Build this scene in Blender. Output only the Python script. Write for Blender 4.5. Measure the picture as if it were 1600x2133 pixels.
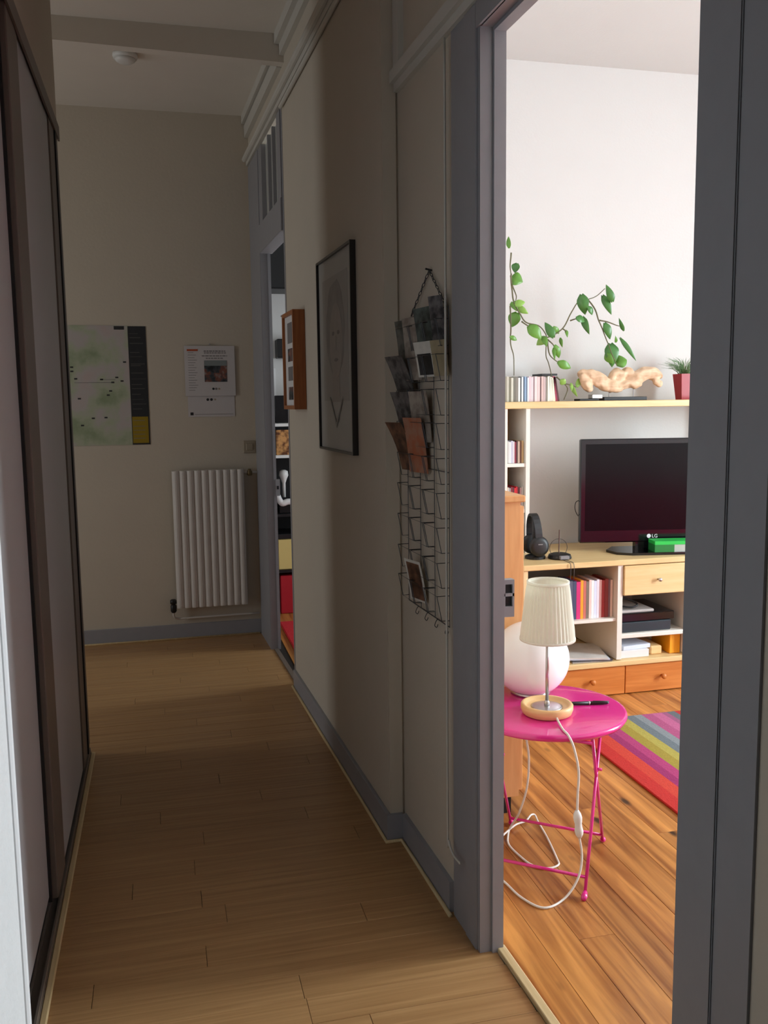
import bpy, bmesh, math, random
from mathutils import Vector, Matrix, noise
random.seed(7)
scn = bpy.context.scene
for o in list(bpy.data.objects): bpy.data.objects.remove(o)

# ------------------------------------------------------------------ camera
cam_d = bpy.data.cameras.new('camera'); cam = bpy.data.objects.new('camera', cam_d)
scn.collection.objects.link(cam); scn.camera = cam
cam_d.sensor_width = 36.0; cam_d.lens = 1880.0 / 2133.0 * 36.0; cam_d.clip_start = 0.02
_y = Vector((330 - 800, 842 - 1066.5, 1880)).normalized()
_p2 = Vector((1330 - 800, 842 - 12.9 - 1066.5, 1880))
_u = _y.cross(_p2).normalized()
if _u.y > 0: _u = -_u
_x = _y.cross(_u)
Rm = Matrix((_x, _y, _u))                       # world = Rm @ (right, down, forward)
cm = Matrix.Identity(4)
for i in range(3):
    cm[i][0] = Rm[i][0]; cm[i][1] = -Rm[i][1]; cm[i][2] = -Rm[i][2]
cm.translation = (0, 0, 1.5)
cam.matrix_world = cm

# ------------------------------------------------------------------ world, exposure, daylight
w = bpy.data.worlds.new('World'); scn.world = w; w.use_nodes = True
w.node_tree.nodes['Background'].inputs[0].default_value = (0.75, 0.87, 1.0, 1)
w.node_tree.nodes['Background'].inputs[1].default_value = 1.0
vs = scn.view_settings; vs.view_transform = 'Standard'; vs.look = 'None'
vs.exposure = 0.0; vs.gamma = 1.0; vs.use_curve_mapping = False

def area(name, loc, direction, sx, sy, power, col):
    l = bpy.data.lights.new(name, 'AREA'); l.shape = 'RECTANGLE'; l.size = sx; l.size_y = sy
    l.energy = power; l.color = col
    o = bpy.data.objects.new(name, l); scn.collection.objects.link(o); o.location = loc
    o.rotation_euler = Vector(direction).to_track_quat('-Z', 'Y').to_euler()
    return o
# sky light standing in the three windows of the flat
area('living_room_window_daylight', (4.93, 2.08, 1.60), (-1, 0, 0), 1.00, 2.40, 278, (0.82, 0.935, 1.0))
area('alcove_window_daylight', (-3.06, 4.40, 1.45), (1, 0, 0), 0.62, 2.40, 15.5, (0.93, 0.965, 1.0))
area('study_window_daylight', (3.50, 5.05, 1.50), (-1, 0, 0), 0.60, 1.70, 45, (0.80, 0.92, 1.0))

# ------------------------------------------------------------------ helpers
COL = scn.collection
def S(r, g, b):
    f = lambda c: (c / 12.92 if c <= 0.04045 else ((c + 0.055) / 1.055) ** 2.4)
    return (f(r / 255), f(g / 255), f(b / 255), 1)
def newmat(name):
    m = bpy.data.materials.new(name); m.use_nodes = True
    nt = m.node_tree; return m, nt, nt.nodes['Principled BSDF']
def M(name, col, rough=0.6, metal=0.0, var=0.06, scale=6.0, bump=0.0, bscale=120.0, spec=0.5, coat=0.0):
    m, nt, p = newmat(name)
    p.inputs['Roughness'].default_value = rough; p.inputs['Metallic'].default_value = metal
    p.inputs['Specular IOR Level'].default_value = spec; p.inputs['Coat Weight'].default_value = coat
    tc = nt.nodes.new('ShaderNodeTexCoord'); n = nt.nodes.new('ShaderNodeTexNoise')
    n.inputs['Scale'].default_value = scale; n.inputs['Detail'].default_value = 3
    nt.links.new(tc.outputs['Object'], n.inputs['Vector'])
    mx = nt.nodes.new('ShaderNodeMixRGB')
    mx.inputs[1].default_value = [c * (1 - var) for c in col[:3]] + [1]
    mx.inputs[2].default_value = [min(1, c * (1 + var)) for c in col[:3]] + [1]
    nt.links.new(n.outputs['Fac'], mx.inputs[0]); nt.links.new(mx.outputs[0], p.inputs['Base Color'])
    if bump:
        n2 = nt.nodes.new('ShaderNodeTexNoise'); n2.inputs['Scale'].default_value = bscale
        nt.links.new(tc.outputs['Object'], n2.inputs['Vector'])
        b = nt.nodes.new('ShaderNodeBump'); b.inputs['Strength'].default_value = bump; b.inputs['Distance'].default_value = 0.003
        nt.links.new(n2.outputs['Fac'], b.inputs['Height']); nt.links.new(b.outputs[0], p.inputs['Normal'])
    return m
def wood(name, c1, c2, sc=(3, 60, 60), rough=0.45, tone=0.0, knots=False, coat=0.0, spec=0.5):
    """grain stretched along the axis with the small scale; each copy is shifted and toned by its random value"""
    m, nt, p = newmat(name); N = nt.nodes.new; L = nt.links.new
    p.inputs['Roughness'].default_value = rough; p.inputs['Coat Weight'].default_value = coat
    p.inputs['Specular IOR Level'].default_value = spec
    p.inputs['Coat Roughness'].default_value = 0.25
    tc = N('ShaderNodeTexCoord'); oi = N('ShaderNodeObjectInfo')
    mul = N('ShaderNodeMath'); mul.operation = 'MULTIPLY'; mul.inputs[1].default_value = 37.0
    L(oi.outputs['Random'], mul.inputs[0])
    add = N('ShaderNodeVectorMath'); add.operation = 'ADD'
    L(tc.outputs['Object'], add.inputs[0]); L(mul.outputs[0], add.inputs[1])
    mp = N('ShaderNodeMapping'); mp.inputs['Scale'].default_value = sc
    L(add.outputs[0], mp.inputs['Vector'])
    n = N('ShaderNodeTexNoise'); n.inputs['Scale'].default_value = 1.0; n.inputs['Detail'].default_value = 6
    n.inputs['Distortion'].default_value = 0.6
    L(mp.outputs[0], n.inputs['Vector'])
    cr = N('ShaderNodeValToRGB'); cr.color_ramp.elements[0].position = 0.30; cr.color_ramp.elements[1].position = 0.70
    cr.color_ramp.elements[0].color = c1; cr.color_ramp.elements[1].color = c2
    L(n.outputs['Fac'], cr.inputs[0]); out = cr.outputs[0]
    if tone:
        hs = N('ShaderNodeHueSaturation'); mr = N('ShaderNodeMapRange')
        mr.inputs['To Min'].default_value = 1 - tone; mr.inputs['To Max'].default_value = 1 + tone
        L(oi.outputs['Random'], mr.inputs['Value']); L(mr.outputs[0], hs.inputs['Value']); L(out, hs.inputs['Color'])
        out = hs.outputs[0]
    if knots:
        mk = N('ShaderNodeMapping'); mk.inputs['Scale'].default_value = (8.0, 3.4, 1.0)
        L(add.outputs[0], mk.inputs['Vector'])
        v = N('ShaderNodeTexVoronoi'); v.inputs['Scale'].default_value = 1.0; v.inputs['Randomness'].default_value = 1.0
        L(mk.outputs[0], v.inputs['Vector'])
        kr = N('ShaderNodeValToRGB'); kr.color_ramp.elements[0].position = 0.06; kr.color_ramp.elements[1].position = 0.15
        kr.color_ramp.elements[0].color = (0, 0, 0, 1); kr.color_ramp.elements[1].color = (1, 1, 1, 1)
        L(v.outputs['Distance'], kr.inputs[0])
        mx = N('ShaderNodeMixRGB'); mx.inputs[1].default_value = (0.045, 0.016, 0.008, 1)
        L(kr.outputs[0], mx.inputs[0]); L(out, mx.inputs[2]); out = mx.outputs[0]
    L(out, p.inputs['Base Color'])
    return m

ORG = {}
def finish(me, name, mat, parent, smooth, origin):
    o = bpy.data.objects.new(name, me); COL.objects.link(o)
    po = ORG[parent.name] if parent else Vector((0, 0, 0))
    if origin is None:
        if parent: origin = po
        else:
            xs = [v.co for v in me.vertices]
            origin = Vector(((min(v.x for v in xs) + max(v.x for v in xs)) / 2, (min(v.y for v in xs) + max(v.y for v in xs)) / 2, min(v.z for v in xs)))
    origin = Vector(origin)
    me.transform(Matrix.Translation(-origin))
    o.location = origin - po
    if parent: o.parent = parent
    ORG[o.name] = origin
    if mat: me.materials.append(mat)
    if smooth:
        for p in me.polygons: p.use_smooth = True
    return o
def obj(name, bm, mat, parent=None, smooth=False, origin=None):
    bmesh.ops.recalc_face_normals(bm, faces=bm.faces)
    me = bpy.data.meshes.new(name); bm.to_mesh(me); bm.free()
    return finish(me, name, mat, parent, smooth, origin)
def thing(name, loc, label, cat, group=None):
    o = bpy.data.objects.new(name, None); COL.objects.link(o); o.location = loc; o.empty_display_size = 0.05
    ORG[o.name] = Vector(loc); return tag(o, label, cat, group)
def tag(o, label, cat, group=None, kind=None):
    o['label'] = label; o['category'] = cat
    if group: o['group'] = group
    if kind: o['kind'] = kind
    return o
def struct(o, label, cat): return tag(o, label, cat, kind='structure')
def hexa(bm, P):
    """P: 8 points, bottom ring then top ring"""
    v = [bm.verts.new(p) for p in P]
    for f in ((3, 2, 1, 0), (4, 5, 6, 7), (0, 1, 5, 4), (1, 2, 6, 5), (2, 3, 7, 6), (3, 0, 4, 7)): bm.faces.new([v[i] for i in f])
    return v
def bx(bm, x0, x1, y0, y1, z0, z1, T=None):
    P = [(x0, y0, z0), (x1, y0, z0), (x1, y1, z0), (x0, y1, z0), (x0, y0, z1), (x1, y0, z1), (x1, y1, z1), (x0, y1, z1)]
    if T: P = [T @ Vector(p) for p in P]
    return hexa(bm, P)
def box(name, x0, x1, y0, y1, z0, z1, mat, parent=None, bev=0.0, T=None, seg=1, origin=None):
    bm = bmesh.new(); bx(bm, x0, x1, y0, y1, z0, z1, T)
    if bev: bmesh.ops.bevel(bm, geom=bm.edges[:], offset=bev, segments=seg, affect='EDGES', profile=0.5)
    return obj(name, bm, mat, parent, origin=origin)
def tube(bm, pts, r, n=8, cap=True, closed=False):
    pts = [Vector(p) for p in pts]; rr = r if isinstance(r, (list, tuple)) else [r] * len(pts)
    rings = []; prev = None
    for i, p in enumerate(pts):
        if closed: d = pts[(i + 1) % len(pts)] - pts[i - 1]
        elif i == 0: d = pts[1] - pts[0]
        elif i == len(pts) - 1: d = pts[-1] - pts[-2]
        else: d = (pts[i + 1] - p).normalized() + (p - pts[i - 1]).normalized()
        d.normalize()
        if prev is None:
            a = Vector((0, 0, 1)) if abs(d.z) < 0.9 else Vector((1, 0, 0))
            u = d.cross(a).normalized()
        else: u = (prev - d * prev.dot(d)).normalized()
        prev = u; v = d.cross(u)
        rings.append([bm.verts.new(p + (u * math.cos(2 * math.pi * k / n) + v * math.sin(2 * math.pi * k / n)) * rr[i]) for k in range(n)])
    m = len(rings)
    for i in range(m if closed else m - 1):
        a, b = rings[i], rings[(i + 1) % m]
        for k in range(n): bm.faces.new((a[k], a[(k + 1) % n], b[(k + 1) % n], b[k]))
    if cap and not closed: bm.faces.new(rings[0][::-1]); bm.faces.new(rings[-1])
def lathe(bm, prof, c, n=32, rmod=None, cap=True):
    rings = []
    for (r, z) in prof:
        rings.append([bm.verts.new((c[0] + (r + (rmod(k, r) if rmod else 0)) * math.cos(2 * math.pi * k / n), c[1] + (r + (rmod(k, r) if rmod else 0)) * math.sin(2 * math.pi * k / n), c[2] + z)) for k in range(n)])
    for i in range(len(rings) - 1):
        for k in range(n): bm.faces.new((rings[i][k], rings[i][(k + 1) % n], rings[i + 1][(k + 1) % n], rings[i + 1][k]))
    if cap: bm.faces.new(rings[0][::-1]); bm.faces.new(rings[-1])
def smoothpath(pts, k=6):
    P = [Vector(p) for p in pts]; P = [P[0]] + P + [P[-1]]; out = []
    for i in range(1, len(P) - 2):
        a, b, c, d = P[i - 1], P[i], P[i + 1], P[i + 2]
        for j in range(k):
            t = j / k
            out.append(0.5 * ((2 * b) + (c - a) * t + (2 * a - 5 * b + 4 * c - d) * t * t + (3 * b - a - 3 * c + d) * t ** 3))
    out.append(P[-2]); return out

K = 0.037
def W(Y, o=0.0): return 0.714 - K * (Y - 2.878) + o        # far stretch of the right-hand wall (runs slightly askew)
def Nw(Y, o=0.0): return 0.768 - K * (Y - 2.862) + o       # near stretch, set back a little
def wbx(bm, F, y0, y1, o0, o1, z0, z1):
    """block on an askew wall: y along the wall, o offset from its face (negative = into the corridor)"""
    return hexa(bm, [(F(y0, o0), y0, z0), (F(y0, o1), y0, z0), (F(y1, o1), y1, z0), (F(y1, o0), y1, z0),
                     (F(y0, o0), y0, z1), (F(y0, o1), y0, z1), (F(y1, o1), y1, z1), (F(y1, o0), y1, z1)])
def wbox(name, F, y0, y1, o0, o1, z0, z1, mat, parent=None, bev=0.0):
    bm = bmesh.new(); wbx(bm, F, y0, y1, o0, o1, z0, z1)
    if bev: bmesh.ops.bevel(bm, geom=bm.edges[:], offset=bev, segments=2, affect='EDGES', profile=0.5)
    return obj(name, bm, mat, parent)

# ------------------------------------------------------------------ materials
m_wall = M('corridor wall paint', (0.58, 0.51, 0.415, 1), 0.85, var=0.03, bump=0.25, bscale=60)
m_ceil = M('ceiling paint', (0.76, 0.70, 0.62, 1), 0.9, var=0.03, bump=0.2, bscale=40)
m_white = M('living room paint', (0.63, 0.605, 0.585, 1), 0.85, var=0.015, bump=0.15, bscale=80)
m_white_bounce = M('fill bounce paint of unseen walls', (0.90, 0.89, 0.87, 1), 0.85, var=0.015)  # unseen living room walls, lightened to bounce more fill into the room
m_plaster = M('rough white plaster', (0.69, 0.70, 0.70, 1), 0.9, var=0.05, scale=14, bump=0.9, bscale=70)
m_bead = M('white corner bead', (0.78, 0.79, 0.80, 1), 0.6)
m_trim = M('lavender grey gloss paint', (0.30, 0.298, 0.318, 1), 0.42, var=0.05, scale=20, bump=0.25, bscale=30)
m_moul = M('cream moulding paint', (0.60, 0.57, 0.51, 1), 0.55)
m_bamboo = wood('bamboo floor', S(160, 118, 74), S(186, 144, 96), (2.0, 75, 20), 0.34, 0.03, spec=0.45)
m_dark = M('dark joint', (0.02, 0.014, 0.01, 1), 0.9)
m_pine = wood('varnished pine floor', S(128, 68, 26), S(216, 150, 80), (26, 1.6, 8), 0.30, 0.16, knots=True, spec=0.5)
m_strip = wood('pale wood beading', S(208, 180, 130), S(226, 202, 156), (60, 4, 60), 0.45)
m_panel = M('wardrobe panel', (0.50, 0.49, 0.50, 1), 0.45, var=0.03)
m_bronze = M('dark bronze wardrobe frame', (0.15, 0.118, 0.096, 1), 0.45, 0.0)
m_black = M('black rubber and gap shade', (0.008, 0.008, 0.009, 1), 0.6)
m_blackg = M('glossy black plastic', (0.006, 0.006, 0.008, 1), 0.12)
m_blackm = M('matt black plastic', (0.006, 0.006, 0.007, 1), 0.45)
m_rad = M('radiator enamel', (0.66, 0.62, 0.58, 1), 0.35)
m_brass = M('dull brass', (0.20, 0.15, 0.08, 1), 0.35, 0.8)
m_beige = M('aged beige plastic', (0.36, 0.30, 0.22, 1), 0.45)
m_whitep = M('white plastic', (0.78, 0.77, 0.74, 1), 0.4)
m_metal = M('brushed steel', (0.55, 0.55, 0.56, 1), 0.3, 1.0)
m_steelp = M('grey painted steel', (0.33, 0.33, 0.35, 1), 0.45)
m_wire = M('grey wire', (0.06, 0.06, 0.065, 1), 0.4, 0.6)
m_paper = M('white paper', (0.74, 0.72, 0.71, 1), 0.8)
m_calp = M('calendar paper', (0.60, 0.56, 0.555, 1), 0.8)
m_ink = M('black ink', (0.025, 0.024, 0.026, 1), 0.7)
m_dimink = M('dim print', (0.075, 0.07, 0.065, 1), 0.7)
m_greyink = M('grey ink', (0.20, 0.18, 0.18, 1), 0.7)
m_orangeink = M('orange ink', S(176, 70, 26), 0.7)
m_frame = wood('honey wood frame', S(150, 84, 40), S(182, 112, 60), (50, 50, 4), 0.4)
m_thin = M('black frame moulding', (0.018, 0.015, 0.014, 1), 0.3)
m_beech = wood('pale beech', S(212, 178, 122), S(228, 198, 146), (3, 40, 40), 0.42)
m_beechv = wood('pale beech upright', S(224, 190, 140), S(238, 208, 160), (40, 40, 3), 0.42)
m_cream = M('cream laminate', (0.78, 0.73, 0.66, 1), 0.45)
m_orange = wood('orange stained wood', S(188, 108, 44), S(208, 130, 62), (4, 50, 50), 0.4)
m_oak = wood('warm oak veneer', S(204, 146, 92), S(220, 164, 110), (40, 40, 4), 0.4)
m_niche = wood('brown back board', S(150, 110, 62), S(172, 130, 80), (30, 30, 3), 0.6)
m_pink = M('pink enamel', S(226, 42, 140), 0.22, var=0.03, coat=0.6)
m_globe = M('opal glass', (0.93, 0.93, 0.94, 1), 0.18, var=0.0)
_p = m_globe.node_tree.nodes['Principled BSDF']; _p.inputs['Subsurface Weight'].default_value = 0.8; _p.inputs['Subsurface Radius'].default_value = (1, 1, 1); _p.inputs['Subsurface Scale'].default_value = 0.09
m_shade = M('cream pleated fabric', (0.90, 0.89, 0.80, 1), 0.8, var=0.01)
_nt = m_shade.node_tree; _tr = _nt.nodes.new('ShaderNodeBsdfTranslucent'); _tr.inputs['Color'].default_value = (0.92, 0.91, 0.82, 1)
_mx = _nt.nodes.new('ShaderNodeMixShader'); _mx.inputs[0].default_value = 0.45
_nt.links.new(_nt.nodes['Principled BSDF'].outputs[0], _mx.inputs[1]); _nt.links.new(_tr.outputs[0], _mx.inputs[2])
_nt.links.new(_mx.outputs[0], _nt.nodes['Material Output'].inputs['Surface'])
m_lampw = wood('turned light wood', S(226, 180, 122), S(238, 198, 142), (8, 8, 40), 0.4)
m_cord = M('white cord', (0.76, 0.72, 0.66, 1), 0.5)
m_stem = M('vine stem', S(96, 92, 62), 0.6, var=0.25, scale=40)
m_red = M('red glazed pot', S(150, 8, 26), 0.35)
m_drift = wood('driftwood', S(196, 158, 124), S(232, 200, 168), (6, 40, 40), 0.7)

# ------------------------------------------------------------------ corridor shell
CZ = 3.25
fl = struct(box('floor', -3.1, 0.83, -2.0, 5.95, -0.06, -0.006, m_dark), 'light bamboo strip floor of the dim corridor', 'floor')
# the bamboo boards lie across the corridor
PW = 0.0985
def plank_mesh(L, Wd, axis, th=0.008):
    bm = bmesh.new(); g = 0.0006
    if axis == 'x': bx(bm, -L / 2 + g, L / 2 - g, -Wd / 2 + g, Wd / 2 - g, 0, th)
    else: bx(bm, -Wd / 2 + g, Wd / 2 - g, -L / 2 + g, L / 2 - g, 0, th)
    bmesh.ops.bevel(bm, geom=[e for e in bm.edges if all(abs(v.co.z - th) < 1e-6 for v in e.verts)], offset=0.0006, segments=1, affect='EDGES')
    me = bpy.data.meshes.new('plank'); bm.to_mesh(me); bm.free(); return me
def place_plank(me, mat, floor, x, y, z):
    if not me.materials: me.materials.append(mat)
    o = bpy.data.objects.new('plank', me); COL.objects.link(o); o.parent = floor
    o.location = Vector((x, y, z)) - ORG[floor.name]; ORG[o.name] = Vector((x, y, z))
cache = {}
y = 2.013 - 10 * PW; row = 0
seam = {10: 0.301, 13: 0.065, 15: 0.132, 16: 0.065, 18: 0.052}
while y < 5.83:
    y1 = min(y + PW, 5.83)
    s = seam.get(row, -0.25 + ((row * 0.377) % 0.9))
    right = min(Nw(y), W(y)) if y > 2.86 else 0.80
    if 4.66 < y < 5.40: right = W(y, 0.03)
    if y < 2.86: right = Nw(y1)
    if 1.2 < y < 2.12: right = Nw(y1) + 0.046
    left = -0.40 if y < 3.92 else -2.0
    cuts = [left, s, right] if s - left < 1.3 else [left, s - 1.2, s, right]
    for a, b in zip(cuts[:-1], cuts[1:]):
        key = (round(b - a, 3), round(y1 - y, 3))
        if key not in cache: cache[key] = plank_mesh(key[0], key[1], 'x')
        place_plank(cache[key], m_bamboo, fl, (a + b) / 2, (y + y1) / 2, -0.008)
    y += PW; row += 1

struct(box('wall_end', -3.1, 0.66, 5.83, 5.95, -0.006, CZ, m_wall), 'off-white end wall of the corridor behind the radiator', 'wall')
bm = bmesh.new()
wbx(bm, W, 2.87, 4.63, 0, 0.06, -0.006, CZ)
wbx(bm, W, 4.63, 5.83, 0, 0.06, 2.98, CZ)
wbx(bm, W, 5.41, 5.83, 0, 0.04, -0.006, 2.98)
struct(obj('wall_right', bm, m_wall), 'off-white right corridor wall where the pictures hang', 'wall')
bm = bmesh.new()
wbx(bm, Nw, 2.19, 2.87, 0, 0.058, -0.006, CZ)
wbx(bm, Nw, 1.27, 2.19, 0, 0.058, 2.415, CZ)
wbx(bm, Nw, -2.0, 1.27, 0, 0.058, -0.006, CZ)
bx(bm, 0.715, 0.76, 2.862, 2.875, -0.006, CZ)
struct(obj('wall_right', bm, m_wall), 'set-back off-white wall holding the living room doorway', 'wall')
struct(box('ceiling', -3.1, 0.86, -2.0, 5.95, CZ, CZ + 0.1, m_ceil), 'dim off-white corridor ceiling', 'ceiling')
bm = bmesh.new(); hexa(bm, [(-3.0, 4.54, 3.20), (0.69, 4.54, 3.12), (0.69, 4.60, 3.12), (-3.0, 4.60, 3.20), (-3.0, 4.54, CZ), (0.69, 4.54, CZ), (0.69, 4.60, CZ), (-3.0, 4.60, CZ)])
struct(obj('ceiling_beam', bm, m_ceil), 'painted beam crossing the corridor ceiling', 'beam')
struct(box('wall_bulkhead', -1.0, -0.346, 1.80, 3.95, 2.60, CZ, m_wall), 'painted bulkhead above the sliding wardrobe', 'wall')
bm = bmesh.new(); bx(bm, -0.44, -0.305, -2.0, 1.795, -0.006, CZ)
struct(obj('wall_left', bm, m_plaster), 'rough white plaster wall end nearest the camera', 'wall')
struct(box('trim_corner', -0.312, -0.298, 1.772, 1.80, 0, CZ, m_bead, bev=0.004), 'smooth white corner bead on the near plaster wall', 'trim')
struct(box('wall_behind', -0.44, 0.90, -2.1, -2.0, 0, CZ, m_wall), 'off-white wall closing the corridor behind the camera', 'wall')
struct(box('wall_alcove', -3.1, -1.0, 3.83, 3.95, -0.006, CZ, m_wall), 'wall of the alcove behind the wardrobe', 'wall')
bm = bmesh.new()
bx(bm, -3.2, -3.08, 3.83, 4.08, -0.006, CZ); bx(bm, -3.2, -3.08, 4.72, 5.95, -0.006, CZ); bx(bm, -3.2, -3.08, 4.08, 4.72, 2.68, CZ); bx(bm, -3.2, -3.08, 4.08, 4.72, -0.006, 0.22)
struct(obj('wall_alcove', bm, m_wall), 'outer alcove wall around its narrow window', 'wall')

# baseboards with their pale quarter-round beads
BZ = 0.095
struct(box('baseboard_end', -1.9, W(5.83) - 0.005, 5.815, 5.83, 0, BZ, m_trim, bev=0.002), 'lavender grey baseboard under the radiator', 'baseboard')
struct(wbox('baseboard_right', W, 2.862, 4.63, -0.014, 0, 0, BZ, m_trim, bev=0.002), 'lavender grey baseboard below the framed pictures', 'baseboard')
bm = bmesh.new(); wbx(bm, Nw, 2.385, 2.85, -0.014, 0, 0, BZ); bx(bm, 0.70, 0.756, 2.848, 2.862, 0, BZ)
struct(obj('baseboard_right', bm, m_trim), 'lavender grey baseboard below the wire postcard rack', 'baseboard')
def bead(name, pts, label, r=0.007):
    bm = bmesh.new(); tube(bm, pts, r, 8); struct(obj(name, bm, m_strip, smooth=True), label, 'trim')
bead('trim_bead', [(-1.9, 5.808, 0.004), (W(5.83) - 0.02, 5.808, 0.004)], 'pale wood bead along the end wall floor edge')
bead('trim_bead', [(W(4.63, -0.020), 4.63, 0.004), (W(2.842, -0.020), 2.842, 0.004), (Nw(2.842, -0.020), 2.842, 0.004), (Nw(2.36, -0.020), 2.36, 0.004)], 'pale wood bead along the right wall floor edge')
struct(box('trim_bead', -0.345, -0.327, 1.80, 3.95, -0.001, 0.010, m_strip, bev=0.003), 'pale wood strip along the wardrobe foot', 'trim')

# mouldings high on the right wall
bm = bmesh.new()
tube(bm, [(W(5.80, -0.030), 5.80, 2.985), (W(2.88, -0.030), 2.88, 2.985)], 0.017, 10)
tube(bm, [(W(4.60, -0.012), 4.60, 2.935), (W(2.88, -0.012), 2.88, 2.935)], 0.010, 8)
wbx(bm, W, 2.88, 5.80, -0.022, 0, 2.945, 3.01)
struct(obj('trim_rail', bm, m_moul), 'cream double picture rail high on the right wall', 'trim')
bm = bmesh.new()
wbx(bm, W, 2.88, 4.535, -0.045, 0, 3.20, CZ); wbx(bm, W, 2.88, 4.535, -0.022, 0, 3.15, 3.20)
wbx(bm, W, 4.605, 5.825, -0.04, 0, 3.20, CZ); wbx(bm, W, 4.605, 5.825, -0.025, 0, 3.12, 3.19)
struct(obj('trim_cornice', bm, m_moul), 'cream cornice along the corridor ceiling edge', 'trim')
bm = bmesh.new()
wbx(bm, Nw, 1.0, 2.855, -0.030, 0, 2.480, 2.515); wbx(bm, Nw, 1.0, 2.855, -0.016, 0, 2.455, 2.480)
wbx(bm, Nw, 2.80, 2.855, -0.018, 0, 2.515, CZ)
struct(obj('trim_rail', bm, m_moul), 'cream moulding above the living room doorway', 'trim')

# ------------------------------------------------------------------ near doorway (living room)
d1 = struct(thing('door_1', (0.80, 1.74, 0), '', ''), 'lavender grey painted frame of the living room doorway', 'door frame')
H1 = 2.395
def casing(y0, y1, step):
    bm = bmesh.new()
    wbx(bm, Nw, min(y0, step), max(y0, step), -0.005, 0.0, 0, H1 + 0.06)
    obj('casing', bm, m_trim, d1)
    bm = bmesh.new(); wbx(bm, Nw, min(step, y1), max(step, y1), -0.009, 0.0, 0, H1 + 0.06)
    bmesh.ops.bevel(bm, geom=bm.edges[:], offset=0.002, segments=2, affect='EDGES')
    obj('casing_band', bm, m_trim, d1)
casing(2.372, 2.190, 2.268); casing(1.10, 1.285, 1.185)
wbox('head_casing', Nw, 1.285, 2.19, -0.009, 0.0, H1, H1 + 0.06, m_trim, d1)
bm = bmesh.new(); wbx(bm, Nw, 2.175, 2.19, -0.003, 0.061, 0, H1); wbx(bm, Nw, 2.166, 2.176, 0.030, 0.061, 0, H1)
obj('jamb', bm, m_trim, d1)
bm = bmesh.new(); wbx(bm, Nw, 1.27, 1.285, -0.003, 0.061, 0, H1); wbx(bm, Nw, 1.285, 1.294, 0.030, 0.061, 0, H1)
obj('jamb', bm, m_trim, d1)
bm = bmesh.new(); wbx(bm, Nw, 1.285, 2.175, -0.003, 0.061, H1, H1 + 0.02); wbx(bm, Nw, 1.285, 2.175, 0.030, 0.061, H1 - 0.010, H1)
obj('jamb_head', bm, m_trim, d1)
bm = bmesh.new(); yk = 2.172
for (a, b, c, d) in ((0.850, 0.883, 0.935, 0.963), (0.850, 0.883, 0.990, 0.998), (0.850, 0.883, 1.022, 1.034), (0.878, 0.883, 0.963, 1.022), (0.850, 0.858, 0.963, 1.022)):
    bx(bm, a, b, yk - 0.004, yk + 0.018, c, d)
sp = obj('strike_plate', bm, m_steelp, d1); sp['label'] = 'grey steel strike plate with two dark slots'
box('latch_slot', 0.856, 0.880, yk + 0.004, yk + 0.010, 0.963, 1.022, m_black, sp)
struct(wbox('trim_threshold', Nw, 1.27, 2.18, 0.045, 0.070, -0.006, 0.012, m_strip, bev=0.003), 'pale ribbed wood threshold strip in the living room doorway', 'threshold')
bm = bmesh.new(); tube(bm, smoothpath([(Nw(2.375, -0.022), 2.375, 2.44), (Nw(2.375, -0.022), 2.375, 1.2), (Nw(2.375, -0.022), 2.375, 0.30), (Nw(2.360, -0.024), 2.360, 0.235), (Nw(2.325, -0.024), 2.325, 0.213), (Nw(2.27, -0.024), 2.27, 0.214)], 8), 0.0035, 6)
tag(obj('cable', bm, m_moul, smooth=True), 'thin cream cable clipped down the doorway casing, hooked at its foot', 'cable')

# ------------------------------------------------------------------ far doorway (study) with transom
d2 = struct(thing('door_2', (0.64, 5.0, 0), '', ''), 'lavender grey frame of the far doorway with a transom light', 'door frame')
wbox('casing', W, 5.40, 5.80, -0.012, 0.0, 0, 2.94, m_trim, d2)
wbox('jamb', W, 5.395, 5.415, -0.010, 0.042, 0, 2.36, m_trim, d2)
wbox('jamb_edge', W, 5.388, 5.402, 0.030, 0.047, 0, 2.36, m_trim, d2)
wbox('jamb', W, 4.630, 4.658, -0.002, 0.064, 0, 2.94, m_trim, d2)
wbox('transom_bar', W, 4.658, 5.40, -0.015, 0.06, 2.36, 2.52, m_trim, d2, bev=0.004)
wbox('transom_stile', W, 5.28, 5.40, -0.008, 0.05, 2.52, 2.94, m_trim, d2)
wbox('transom_stile', W, 4.658, 4.76, -0.008, 0.05, 2.52, 2.94, m_trim, d2)
wbox('transom_pane', W, 4.76, 5.28, 0.018, 0.026, 2.52, 2.94, M('frosted pane', (0.55, 0.55, 0.50, 1), 0.25), d2)
for yy in (4.95, 5.10): wbox('glazing_bar', W, yy - 0.012, yy + 0.012, 0.0, 0.03, 2.52, 2.94, m_trim, d2)
sp = box('strike_plate', W(5.385, 0.040), W(5.385, 0.066), 5.382, 5.388, 0.945, 1.045, m_steelp, d2)
box('latch_slot', W(5.385, 0.048), W(5.385, 0.058), 5.379, 5.383, 0.985, 1.005, m_black, sp)
struct(wbox('trim_threshold', W, 4.65, 5.385, 0.005, 0.03, -0.006, 0.008, m_bronze), 'dark threshold strip in the far doorway', 'threshold')

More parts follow.
